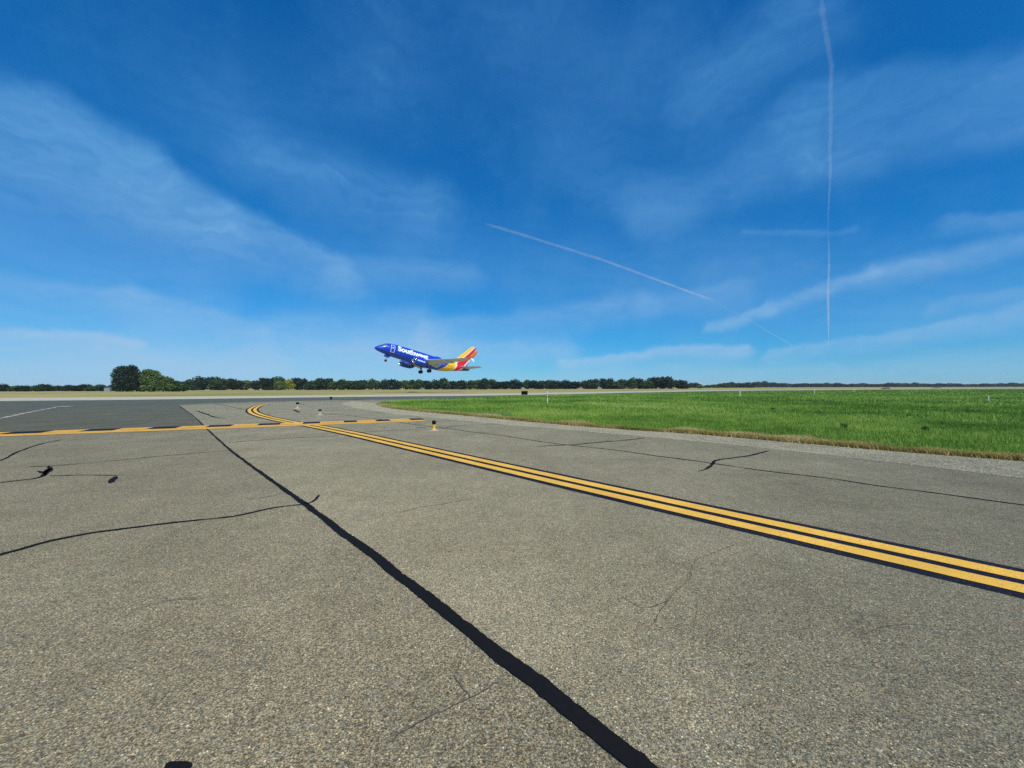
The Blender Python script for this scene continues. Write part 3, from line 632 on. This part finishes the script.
big_tree('broadleaf_tree', 163, 179, 7.2, [((-1.4, 0, 5.4), (2.4, 2.2, 1.8)), ((1.4, 0, 4.4), (2.8, 2.4, 2.1)), ((0, -.5, 2.8), (3.8, 2.8, 2.5)), ((2.4, 0, 2.0), (2.8, 2.4, 1.8))], 6000, .30, 'light', .26, 'light green tree, second from the right in the big clump')
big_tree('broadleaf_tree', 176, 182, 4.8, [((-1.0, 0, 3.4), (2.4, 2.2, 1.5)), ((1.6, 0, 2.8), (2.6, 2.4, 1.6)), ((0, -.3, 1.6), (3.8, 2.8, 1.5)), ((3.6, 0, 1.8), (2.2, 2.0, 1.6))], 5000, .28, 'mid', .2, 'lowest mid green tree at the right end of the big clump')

# ---------------------------------------------------------------- the airliner
def livery(name, parts='body'):
    """blue paint with yellow, white and red bands sweeping up the tail; coordinates are the aircraft's own"""
    m, t, b = mat(name); sp_ = t.new('ShaderNodeSeparateXYZ'); t.l.new(t.coord(), sp_.inputs[0])
    s = t.math('MULTIPLY', sp_.outputs[0], -1.0); z = sp_.outputs[2]; zn = t.math('DIVIDE', t.math('ADD', z, 3.0), 13.0)
    curves = [[(-3, 19.6), (-1.8, 20.6), (-.5, 22.2), (1.7, 24.2), (2.2, 25.0), (4.1, 26.9), (9.3, 31.3)],
              [(-3, 21.0), (-1.8, 23.0), (-.6, 25.2), (.6, 26.0), (2.4, 26.7), (4.8, 29.0), (6.8, 30.7), (9.3, 32.55)],
              [(-3, 21.1), (-1.8, 23.2), (-.9, 25.6), (.6, 26.6), (2.1, 27.1), (3.4, 28.1), (5.0, 29.6), (9.3, 33.0)],
              [(-3, 26.0), (-1.8, 26.4), (-.4, 27.4), (1.2, 29.2), (4.1, 31.2), (6.0, 32.6), (9.3, 35.5)],
              [(-3, 26.2), (-1.8, 26.8), (-.4, 27.9), (1.2, 29.7), (4.1, 31.7), (6.0, 33.1), (9.3, 36)]]
    blue = (.001, .06, .56, 1); cols = [(.95, .55, .004, 1), (.82, .82, .84, 1), (.80, .008, .02, 1), (.82, .82, .84, 1), (.006, .022, .30, 1)]
    c = blue
    for cv, cc in zip(curves, cols):
        fc = t.new('ShaderNodeFloatCurve'); t.l.new(zn, fc.inputs[1]); cu = fc.mapping.curves[0]
        pts = [((q[0] + 3) / 13, (q[1] - 18) / 20) for q in cv]
        while len(cu.points) < len(pts): cu.points.new(.5, .5)
        for pt, q in zip(cu.points, pts): pt.location = q
        fc.mapping.update()
        lim = t.math('ADD', t.math('MULTIPLY', fc.outputs[0], 20.0), 18.0)
        c = t.mix(t.maprange(t.math('SUBTRACT', s, lim), -.03, .03), c, cc)
    t.l.new(c, b.inputs['Base Color']); b.inputs['Roughness'].default_value = .28; b.inputs['Coat Weight'].default_value = .2; b.inputs['Coat Roughness'].default_value = .08
    return m
M['livery'] = livery('striped_livery_paint')
M['blue'] = plain('blue_paint', (.001, .06, .56), .3, var=.05); M['wing'] = plain('wing_grey', (.56, .63, .76), .5, var=.03, vs=.6)
M['metal'] = plain('bare_metal', (.75, .75, .77), .2, 1.0, var=.05); M['darkm'] = plain('dark_metal', (.05, .05, .055), .5, .6)
M['rubber'] = plain('tyre_rubber', (.015, .015, .016), .8); M['letter'] = plain('white_lettering', (.88, .88, .9), .4, var=.02)
M['gear'] = plain('gear_strut_grey', (.42, .43, .44), .45); M['orange'] = plain('orange_paint', (.92, .33, .02), .3, var=.04); M['red'] = plain('red_paint', (.78, .02, .02), .35, var=.05)
M['glass'] = plain('cockpit_glass', (.12, .13, .15), .35); M['pane'] = plain('cabin_window_dark', (.02, .025, .05), .2); M['whitep'] = plain('white_gloss_paint', (.82, .82, .84), .3, var=.03)

plane = empty('airliner', (-39.0, 116.73, 13.7), (0, 0, 0))
Rz = Matrix.Rotation(R_(218.5), 3, 'Z'); Ry = Matrix.Rotation(R_(-13.59), 3, 'Y'); Rx = Matrix.Rotation(R_(1.49), 3, 'X')
plane.rotation_euler = (Rz @ Ry @ Rx).to_euler()
tag(plane, 'blue jet airliner with yellow and red striped tail climbing after takeoff, wheels down', 'airliner')
ST = [(0, -.78, .03, .03), (.12, -.77, .22, .24), (.4, -.72, .45, .48), (.9, -.62, .74, .78), (1.6, -.46, 1.03, 1.08), (2.2, -.28, 1.30, 1.30), (2.9, -.14, 1.52, 1.46), (3.7, -.08, 1.70, 1.64), (4.8, -.04, 1.83, 1.77), (6.2, -.01, 1.91, 1.83), (8, 0, 1.95, 1.86), (10, 0, 2.0, 1.88), (15, 0, 2.0, 1.88), (19.5, 0, 2.0, 1.88), (21.5, .05, 1.95, 1.86), (23.5, .24, 1.76, 1.72), (25.5, .52, 1.46, 1.48), (27.5, .80, 1.13, 1.14), (29.5, 1.03, .80, .78), (31, 1.16, .54, .5), (32.0, 1.22, .33, .3), (32.3, 1.23, .12, .12)]
def body_at(xa):
    xs_ = [s[0] for s in ST]; return tuple(float(np.interp(xa, xs_, [s[k] for s in ST])) for k in (1, 2, 3))
bm = bmesh.new(); rings = []; SEG = 40
fine = sorted(set([s[0] for s in ST] + [k * .5 for k in range(1, 64)]))
for xa in fine:
    zc_, hh, hw = body_at(xa); rings.append([bm.verts.new((-xa, hw * math.cos(2 * math.pi * k / SEG), zc_ + hh * math.sin(2 * math.pi * k / SEG))) for k in range(SEG)])
for a, b in zip(rings, rings[1:]):
    for k in range(SEG): bm.faces.new((a[k], b[k], b[(k + 1) % SEG], a[(k + 1) % SEG]))
bm.faces.new(rings[0]); bm.faces.new(rings[-1][::-1]); bmesh.ops.recalc_face_normals(bm, faces=bm.faces[:])
fus = from_bm('fuselage', bm, M['livery'], plane, True)
# wing-body fairing
bm = bmesh.new(); bmesh.ops.create_uvsphere(bm, u_segments=28, v_segments=14, radius=1, matrix=Matrix.Translation((-15.2, 0, -1.45)) @ Matrix.Diagonal((5.6, 2.05, .85, 1))); from_bm('belly_fairing', bm, M['blue'], fus, True)
def skin_pt(xa, zz, side, off=.012):
    zc_, hh, hw = body_at(xa); q = max(-1, min(1, (zz - zc_) / hh)); a = math.asin(q)
    return Vector((-xa, side * (hw + off) * math.cos(a), zc_ + (hh + off) * math.sin(a)))
def patch(name, loops, side, m, parent, off=.014, sub=5):
    bm = bmesh.new(); grid = {}
    x0, x1, z0, z1 = loops
    for i in range(sub + 1):
        for j in range(sub + 1): grid[i, j] = bm.verts.new(skin_pt(x0 + (x1 - x0) * i / sub, z0 + (z1 - z0) * j / sub, side, off))
    for i in range(sub):
        for j in range(sub): bm.faces.new((grid[i, j], grid[i + 1, j], grid[i + 1, j + 1], grid[i, j + 1]))
    bmesh.ops.recalc_face_normals(bm, faces=bm.faces[:]); return from_bm(name, bm, m, parent)
for side in (1, -1):
    for (x0, x1, z0, z1) in [(1.55, 2.25, .28, .75), (2.3, 3.0, .38, .98)]: patch('cockpit_window', (x0, x1, z0, z1) if True else 0, side, M['glass'], fus)
    # door: white outline strips with a blue leaf
    d = patch('door', (4.25, 5.15, -.78, 1.12), side, M['blue'], fus, .012)
    bm = bmesh.new()
    for (x0, x1, z0, z1) in [(4.13, 4.25, -.9, 1.24), (5.15, 5.27, -.9, 1.24), (4.25, 5.15, 1.12, 1.24), (4.25, 5.15, -.9, -.78), (4.55, 4.85, .25, .6)]:
        gr = {}
        for i in range(3):
            for j in range(7): gr[i, j] = bm.verts.new(skin_pt(x0 + (x1 - x0) * i / 2, z0 + (z1 - z0) * j / 6, side, .022))
        for i in range(2):
            for j in range(6): bm.faces.new((gr[i, j], gr[i + 1, j], gr[i + 1, j + 1], gr[i, j + 1]))
    bmesh.ops.recalc_face_normals(bm, faces=bm.faces[:]); from_bm('door_outline', bm, M['letter'], d) if False else setattr(from_bm('door_outline', bm, M['letter'], fus), 'parent', fus)
    for k in range(38):
        xa = 6.0 + k * .508
        bm = bmesh.new(); vs = [bm.verts.new(skin_pt(xa + .12 * math.cos(a), .34 + .17 * math.sin(a), side, .010)) for a in [i * math.pi / 5 for i in range(10)]]
        bm.faces.new(vs); bmesh.ops.recalc_face_normals(bm, faces=bm.faces[:]); from_bm('cabin_window', bm, M['pane'], fus)
def wrap_text(body, x0, width, z0, height, side, parent, name, fn, bold=.035, space=1.0):
    cu = bpy.data.curves.new(name, 'FONT'); cu.body = body; cu.offset = bold; cu.space_character = space; cu.resolution_u = 3
    tmp = bpy.data.objects.new(name, cu); COL.objects.link(tmp); bpy.context.view_layer.update()
    dg = bpy.context.evaluated_depsgraph_get(); me = bpy.data.meshes.new_from_object(tmp.evaluated_get(dg)); bpy.data.objects.remove(tmp)
    bm = bmesh.new(); bm.from_mesh(me); xs_ = [v.co.x for v in bm.verts]; ys_ = [v.co.y for v in bm.verts]; mx, Mx, my, My = min(xs_), max(xs_), min(ys_), max(ys_)
    for k in range(1, 10): bmesh.ops.bisect_plane(bm, geom=bm.verts[:] + bm.edges[:] + bm.faces[:], plane_co=(0, my + (My - my) * k / 10, 0), plane_no=(0, 1, 0))
    for v in bm.verts:
        u = (v.co.x - mx) / (Mx - mx); q = (v.co.y - my) / (My - my)
        if side < 0: u = 1 - u
        v.co = fn(x0 + width * u, z0 + height * q, side)
    bmesh.ops.recalc_face_normals(bm, faces=bm.faces[:])
    return from_bm(name, bm, M['letter'], parent)
wrap_text('Southwest', 6.15, 9.9, -.05, 1.62, 1, fus, 'lettering', lambda a, b, s: skin_pt(a, b, s, .026), .05)
wrap_text('Southwest', 6.15, 9.9, -.05, 1.62, -1, fus, 'lettering', lambda a, b, s: skin_pt(a, b, s, .026), .05)

def foil(stations, m, name, parent, vertical=False, n=12):
    """stations: (span, x_le, chord, z, thickness ratio); lofted airfoil; vertical: span goes up, z is sideways"""
    bm = bmesh.new(); rings = []
    cs = [0.5 * (1 - math.cos(math.pi * i / n)) for i in range(n + 1)]
    def th(c, q): return 5 * q * (.2969 * math.sqrt(c) - .126 * c - .3516 * c * c + .2843 * c ** 3 - .1036 * c ** 4)
    for sp, xl, ch, zz, tr in stations:
        loop = [(c, th(c, tr)) for c in cs] + [(c, -th(c, tr)) for c in cs[-2:0:-1]]
        rings.append([bm.verts.new((-(xl + c * ch), zz + t_ * ch, sp) if vertical else (-(xl + c * ch), sp, zz + t_ * ch)) for c, t_ in loop])
    k = len(rings[0])
    for a, b in zip(rings, rings[1:]):
        for i in range(k): bm.faces.new((a[i], a[(i + 1) % k], b[(i + 1) % k], b[i]))
    bm.faces.new(rings[0]); bm.faces.new(rings[-1]); bmesh.ops.recalc_face_normals(bm, faces=bm.faces[:])
    return from_bm(name, bm, m, parent, False)
for sd in (1, -1):
    wg = foil([(sd * 1.2, 11.0, 8.0, -1.45, .13), (sd * 2.2, 11.7, 7.3, -1.35, .13), (sd * 5.6, 13.8, 4.7, -.85, .11), (sd * 11.5, 17.4, 2.9, -.10, .10), (sd * 16.6, 20.5, 1.6, .70, .10)], M['wing'], 'wing', plane)
    # winglet curves up; a small strake points down
    foil([(sd * 16.6, 20.5, 1.6, .70, .10), (sd * 17.1, 20.75, 1.5, .9, .09), (sd * 17.4, 21.0, 1.35, 1.3, .08), (sd * 17.65, 21.6, 1.05, 2.1, .07), (sd * 17.9, 22.4, .55, 3.15, .06)], M['orange'], 'winglet', wg)
    foil([(sd * 17.05, 21.3, 1.1, .95, .06), (sd * 17.35, 21.9, .7, .45, .06), (sd * 17.55, 22.5, .25, .05, .06)], M['whitep'], 'winglet_strake', wg)
    foil([(sd * 17.42, 22.08, .30, 1.35, .10), (sd * 17.67, 22.32, .32, 2.1, .10), (sd * 17.91, 22.76, .17, 3.1, .1)], M['red'], 'winglet_trim', wg)
    # flaps, slightly lowered
    for (a, b, xa, ca, za, xb, cb, zb) in [(2.3, 5.4, 18.5, 1.0, -1.60, 18.1, .8, -1.12), (6.0, 11.2, 18.15, .7, -.98, 19.95, .55, -.32)]:
        foil([(sd * a, xa, ca, za, .10), (sd * b, xb, cb, zb, .10)], M['wing'], 'flap', wg)
    foil([(sd * 11.6, 20.05, .5, -.16, .08), (sd * 15.6, 21.4, .4, .50, .08)], M['wing'], 'aileron', wg)
    for yy, xx, zz in ((3.9, 17.0, -1.42), (7.6, 17.6, -.95), (10.4, 18.6, -.52)):
        bm = bmesh.new(); bmesh.ops.create_uvsphere(bm, u_segments=10, v_segments=8, radius=1, matrix=Matrix.Translation((-xx, sd * yy, zz)) @ Matrix.Diagonal((1.7, .22, .3, 1))); from_bm('flap_track_fairing', bm, M['wing'], wg, True)
    # engine
    ex_, ey, ez = 10.3, sd * 4.83, -2.0
    Mx = Matrix.Translation((-ex_, ey, ez)) @ Matrix.Rotation(R_(-90), 4, 'Y')
    bm = bmesh.new(); lathe_bm(bm, [(.90, .12), (.98, .5), (1.02, 1.2), (1.0, 2.3), (.92, 3.2), (.82, 3.9), (.76, 3.92), (.74, 3.4)], 32, Mx, False); eng = from_bm('engine', bm, M['blue'], plane, True)
    bm = bmesh.new(); lathe_bm(bm, [(.90, .12), (.86, .02), (.80, .0), (.75, .08), (.72, .3)], 32, Mx, False); from_bm('inlet_lip', bm, M['metal'], eng, True)
    bm = bmesh.new(); lathe_bm(bm, [(.72, .3), (.72, .75), (.30, .76), (.20, .5), (.03, .35)], 32, Mx, False); from_bm('fan', bm, M['darkm'], eng, True)
    bm = bmesh.new(); lathe_bm(bm, [(.72, 3.5), (.58, 3.9), (.48, 4.5), (.42, 4.52), (.28, 4.45), (.06, 5.1)], 24, Mx, False); from_bm('exhaust_nozzle', bm, M['darkm'], eng, True)
    foil([(-.92, ex_ + 1.0, 3.6, ey, .07), (-.55, ex_ + 2.2, 4.6, ey, .06)], M['blue'], 'pylon', eng, True) if False else None
    bm = bmesh.new(); box_bm(bm, (-(ex_ + 2.9), ey, ez + 1.15), (3.6, .34, .75), Matrix.Rotation(R_(-4), 3, 'Y'), .1); from_bm('pylon', bm, M['blue'], eng)
    for s2 in (sd, -sd):
        def nac(a, b, s, ey=ey, ez=ez, ex_=ex_):
            r = float(np.interp(a - ex_, [.12, .5, 1.2, 2.3, 3.2, 3.9], [.90, .98, 1.02, 1.0, .92, .82])) + .02; q = max(-1, min(1, b / r)); return Vector((-a, ey + s * r * math.cos(math.asin(q)), ez + b))
        wrap_text('southwest.com', ex_ + .7, 2.5, .05, .5, s2, eng, 'lettering', nac, .04)
    # main gear
    g = bpy.data.objects.new('main_landing_gear', None); link(g, plane); g.location = (-16.7, sd * 2.86, -3.35)
    bm = bmesh.new(); tube_bm(bm, (0, 0, 0), (0, 0, 2.3), .11, .15, 10); tube_bm(bm, (0, -sd * .05, .9), (0, -sd * 1.4, 1.9), .07, .07, 8); tube_bm(bm, (0, -.42, 0), (0, .42, 0), .07, .07, 8); from_bm('strut', bm, M['gear'], g)
    for yo in (-.43, .43):
        bm = bmesh.new(); lathe_bm(bm, [(.30, -.17), (.50, -.17), (.55, -.10), (.56, 0), (.55, .10), (.50, .17), (.30, .17)], 24, Matrix.Translation((0, yo, 0)) @ Matrix.Rotation(R_(90), 4, 'X')); from_bm('wheel', bm, M['rubber'], g, True)
    bm = bmesh.new(); box_bm(bm, (0, sd * .22, 1.35), (.7, .05, 1.2), None, .01); from_bm('gear_door', bm, M['blue'], g)
    # tailplane
    foil([(sd * .5, 27.9, 3.9, 1.35, .09), (sd * 6.7, 31.9, 1.3, 2.0, .08)], M['wing'], 'tailplane', plane)
fin = foil([(1.2, 24.6, 6.4, 0, .09), (2.2, 25.4, 5.6, 0, .10), (9.1, 31.45, 1.95, 0, .09), (9.3, 31.75, 1.6, 0, .05)], M['livery'], 'tail_fin', plane, True)
g = bpy.data.objects.new('nose_landing_gear', None); link(g, plane); g.location = (-4.0, 0, -3.45)
bm = bmesh.new(); tube_bm(bm, (0, 0, 0), (0, 0, 1.8), .08, .1, 10); tube_bm(bm, (0, -.22, 0), (0, .22, 0), .05, .05, 8); tube_bm(bm, (0, 0, .7), (-.8, 0, 1.7), .05, .05, 8); from_bm('strut', bm, M['gear'], g)
for yo in (-.22, .22):
    bm = bmesh.new(); lathe_bm(bm, [(.16, -.10), (.31, -.10), (.345, -.05), (.345, .05), (.31, .10), (.16, .10)], 20, Matrix.Translation((0, yo, 0)) @ Matrix.Rotation(R_(90), 4, 'X')); from_bm('wheel', bm, M['rubber'], g, True)
for yo in (-.42, .42):
    bm = bmesh.new(); box_bm(bm, (-.1, yo, 1.35), (1.5, .04, .5), None, .01); from_bm('gear_door', bm, M['blue'], g)
bm = bmesh.new(); bmesh.ops.create_uvsphere(bm, u_segments=16, v_segments=8, radius=1, matrix=Matrix.Translation((-20.2, 0, 2.02)) @ Matrix.Diagonal((1.3, .45, .32, 1))); from_bm('antenna_dome', bm, M['blue'], fus, True)

# ---------------------------------------------------------------- small airfield things
M['ypost'] = plain('yellow_post_paint', (.80, .50, .03), .5, var=.1); M['cap'] = plain('black_plastic', (.006, .006, .007), .8, spec=.2); M['pad'] = plain('pale_concrete', (.50, .48, .44), .9, var=.1, vs=12)
M['pale'] = plain('faded_cream_paint', (.48, .41, .28), .6, var=.12); M['wpost'] = plain('white_post_paint', (.80, .80, .78), .5, var=.06); M['rband'] = plain('red_band', (.45, .05, .03), .5); M['signk'] = plain('black_sign_back', (.004, .004, .005), .9, spec=.1)
def marker(px, py, h, r, label, body='ypost', pad=True, cap=.4):
    p = G(px, py); e = empty('edge_marker', (p.x, p.y, .02))
    bm = bmesh.new(); lathe_bm(bm, [(r * 1.5, 0), (r * 1.5, .03), (r, .05), (r * .92, h * (1 - cap))], 16); from_bm('post', bm, M[body], e, False)
    bm = bmesh.new(); lathe_bm(bm, [(r * 1.05, h * (1 - cap)), (r * 1.35, h * (1 - cap) + .02), (r * 1.4, h * .9), (r * 1.0, h * .98), (r * .3, h)], 16); from_bm('lamp_head', bm, M['cap'], e, False)
    if pad:
        bm = bmesh.new(); lathe_bm(bm, [(r * 3.4, -.012), (r * 3.4, .0), (r * 3.2, .004)], 24); from_bm('concrete_pad', bm, M['pad'], e)
    tag(e, label, 'taxiway marker', 'short edge markers on the pavement'); return e
marker(434, 430.6, .36, .052, 'short yellow marker with black head at the right end of the broken yellow band')
marker(320, 415.4, .34, .06, 'short cream marker with black head just beyond the yellow band', 'pale', True, .3)
marker(297.5, 408.6, .46, .085, 'cream marker with black head, furthest of those inside the curve of the double line', 'pale', True, .3)
marker(331, 399.5, .36, .12, 'small dark marker near the dark runway edge', 'cap', False)
# sign seen from behind
p = G(524.5, 395.6); e = empty('airfield_sign', (p.x, p.y, .0)); e.rotation_euler.z = R_(8)
bm = bmesh.new(); box_bm(bm, (0, 0, .52), (1.2, .22, .70), None, .02); from_bm('sign_panel', bm, M['signk'], e)
for sx in (-.4, .4):
    bm = bmesh.new(); tube_bm(bm, (sx, 0, 0), (sx, 0, .2), .04, .04, 8); from_bm('leg', bm, M['gear'], e)
tag(e, 'low black airfield sign seen from behind at the runway edge', 'sign')
p = G(547.5, 404.2); e = empty('marker_post', (p.x, p.y, .03)); H_ = 1.12
bm = bmesh.new(); lathe_bm(bm, [(.045, 0), (.045, H_)], 14); from_bm('pole', bm, M['wpost'], e)
for z0, z1 in ((.60, .72), (.84, .93)):
    bm = bmesh.new(); lathe_bm(bm, [(.049, z0), (.049, z1)], 14); from_bm('band', bm, M['rband'], e)
bm = bmesh.new(); lathe_bm(bm, [(.05, H_), (.05, H_ + .02), (.01, H_ + .05)], 14); from_bm('cap', bm, M['wpost'], e)
tag(e, 'white post with two red bands standing in the grass right of the black sign', 'marker post')
for px, py, h, r, lab in [(740, 397.2, .85, .06, 'short white post in the grass nearest the middle of the field'), (814.5, 394.6, .8, .06, 'thin white post far out in the grass'), (854, 392.2, .8, .07, 'furthest tiny white post in the grass'), (988.5, 401.6, .55, .042, 'white post in the grass near the right end')]:
    p = G(px, py); e = empty('marker_post', (p.x, p.y, .03)); bm = bmesh.new(); lathe_bm(bm, [(r, 0), (r, h), (r * .4, h + .05)], 12); from_bm('pole', bm, M['wpost'], e)
    bm = bmesh.new(); box_bm(bm, (0, 0, .05), (r * 4, r * 4, .1), None, .01); from_bm('base', bm, M['pad'], e); tag(e, lab, 'marker post', 'white posts in the grass')
# reddish mound and a low dark box on the far strip
M['earth'] = plain('red_earth', (.13, .045, .028), .95, var=.3, vs=2)
for px, d, wd, h, lab in [(886, 250, 5.0, .95, 'low reddish brown mound at the far edge of the green field'), (937, 330, 7.5, .7, 'flat reddish mound further right along the far edge')]:
    p = at(px, d); bm = bmesh.new(); bmesh.ops.create_icosphere(bm, subdivisions=4, radius=1)
    for v in bm.verts:
        q = 1 + .28 * noise.noise(v.co * 1.7) + .12 * noise.noise(v.co * 5); v.co = Vector((v.co.x * wd / 2 * q, v.co.y * 1.6 * q, max(-.05, v.co.z * h * q)))
    o = from_bm('earth_mound', bm, M['earth'], None, True); o.location = p; tag(o, lab, 'mound')
p = at(108, 200); e = empty('storage_shed', (p.x, p.y, 0)); e.rotation_euler.z = R_(20); e.scale = (.85, .85, .8)
M['shedw'] = plain('pale_blue_siding', (.20, .26, .31), .6); M['shedr'] = plain('grey_roof', (.22, .26, .29), .5)
bm = bmesh.new(); box_bm(bm, (0, 0, .85), (2.6, 2.2, 1.7)); from_bm('wall', bm, M['shedw'], e)
bm = bmesh.new(); vs = [bm.verts.new(q) for q in [(-1.45, -1.25, 1.7), (1.45, -1.25, 1.7), (1.45, 1.25, 1.7), (-1.45, 1.25, 1.7), (-1.45, 0, 2.2), (1.45, 0, 2.2)]]
for f in [(0, 1, 5, 4), (2, 3, 4, 5), (0, 4, 3), (1, 2, 5), (3, 2, 1, 0)]: bm.faces.new([vs[i] for i in f])
from_bm('roof', bm, M['shedr'], e); bm = bmesh.new(); box_bm(bm, (.3, -1.12, .8), (.9, .06, 1.55)); from_bm('door', bm, M['shedr'], e)
tag(e, 'small pale blue grey shed beside the left foot of the tallest tree', 'shed')
# dark weeds in the grass
M['weed'] = leafy('weed_leaves', [(.3, (.03, .08, .02)), (.6, (.06, .13, .035)), (.8, (.09, .17, .05))], .8)
for i, (px, py) in enumerate([(844, 431), (925, 434.5), (773, 412)]):
    p = G(px, py); n = 70; a = rng.uniform(0, 6.28, n); rr = rng.uniform(.01, .11, n); h_ = rng.uniform(.08, .24, n)
    c = np.stack([np.cos(a) * rr, np.sin(a) * rr, h_], 1); u = rng.normal(0, 1, (n, 3)); u /= np.linalg.norm(u, axis=1)[:, None]; v = np.cross(u, rng.normal(0, 1, (n, 3))); v /= np.linalg.norm(v, axis=1)[:, None]
    q = np.stack([c - u * .05, c + v * .018, c + u * .035, c - v * .018], 1).reshape(-1, 3)
    o = from_np('weed', q, np.arange(len(q)).reshape(-1, 4), M['weed'], attr=np.full(len(q), .5)); o.location = (p.x, p.y, .03)
    tag(o, ['dark leafy weed in the grass, left of the nearest two', 'dark leafy weed in the grass nearest the right end of the gravel', 'dark weed further out in the grass'][i], 'weed', 'dark weeds in the grass')

# ---------------------------------------------------------------- contrails: thin tubes of ice haze 9 km up
def vapour(name, dens):
    m = bpy.data.materials.new(name); m.use_nodes = True; t = NT(m.node_tree); t.n.remove(t.n['Principled BSDF'])
    v = t.new('ShaderNodeVolumeScatter'); v.inputs['Color'].default_value = (1, 1, 1, 1); v.inputs['Density'].default_value = dens; v.inputs['Anisotropy'].default_value = 0.0
    t.l.new(v.outputs[0], t.n['Material Output'].inputs['Volume']); return m
def contrail(pts, r0, r1, dens, label, seed, wig=.5, gap=0.0):
    ALT = 9000
    P3 = []
    for px, py in pts:
        d = pix_dir(px, py); P3.append(d * (ALT / d.z))
    bm = bmesh.new(); rings = []; N = 120
    acc_ = [0]
    for a, b in zip(P3, P3[1:]): acc_.append(acc_[-1] + 1)
    for i in range(N + 1):
        # even steps in view angle, so the near part keeps its detail
        t = i / N * (len(P3) - 1); k = min(len(P3) - 2, int(t)); f = t - k; pa, pb = pts[k], pts[k + 1]
        q = (pa[0] + (pb[0] - pa[0]) * f, pa[1] + (pb[1] - pa[1]) * f); d = pix_dir(*q); c = d * (ALT / d.z); rad = (r0 + (r1 - r0) * i / N) * c.length / 14000
        c += Vector((noise.noise((i * .07, seed, 0)), noise.noise((i * .07, seed, 4)), 0)) * rad * wig
        g_ = rad * (1 + .35 * noise.noise((i * .3, seed, 9))) * min(1, (min(i, N - i) + .3) / 12) * (1 - gap * math.exp(-((i / N - .70) / .09) ** 2))
        rings.append((c, g_))
    spine = rings; rings = []
    for i, (c, g_) in enumerate(spine):
        a = spine[max(0, i - 1)][0]; b = spine[min(N, i + 1)][0]; tan = (b - a).normalized(); s1 = tan.cross(Vector((0, 0, 1))).normalized(); s2 = s1.cross(tan)
        rings.append([bm.verts.new(c + (s1 * math.cos(k * math.pi / 5) + s2 * math.sin(k * math.pi / 5)) * g_) for k in range(10)])
    for a, b in zip(rings, rings[1:]):
        for k in range(10): bm.faces.new((a[k], a[(k + 1) % 10], b[(k + 1) % 10], b[k]))
    bm.faces.new(rings[0]); bm.faces.new(rings[-1][::-1]); bmesh.ops.recalc_face_normals(bm, faces=bm.faces[:])
    o = from_bm('contrail', bm, vapour('ice_vapour', dens)); tag(o, label, 'contrail'); return o
contrail([(819, -30), (823, 15), (828, 45), (831, 70), (830, 130), (831, 165), (828, 215), (829, 260), (828, 300), (829, 352)], 60, 26, .0006, 'thin wavy vertical contrail standing high in the sky at the right', 1, 1.0, .62)
contrail([(480, 222), (520, 234), (600, 259), (690, 292), (718, 302)], 52, 30, .0011, 'straight slanting contrail in the middle of the sky above the airliner', 5, .3)
contrail([(690, 292), (740, 315), (800, 350)], 20, 12, .0004, 'very faint thin continuation of the slanting contrail low in the sky', 6, .3)

# ---------------------------------------------------------------- thin summer haze
bm = bmesh.new(); box_bm(bm, (0, 0, 13.5), (8000, 8000, 29)); hz_m = bpy.data.materials.new('haze'); hz_m.use_nodes = True; t = NT(hz_m.node_tree); t.n.remove(t.n['Principled BSDF'])
hv = t.new('ShaderNodeVolumePrincipled'); hv.inputs['Color'].default_value = (.70, .83, 1.0, 1); hv.inputs['Density'].default_value = 9e-5; t.l.new(hv.outputs[0], t.n['Material Output'].inputs['Volume'])
tag(from_bm('haze', bm, hz_m), kind='stuff')
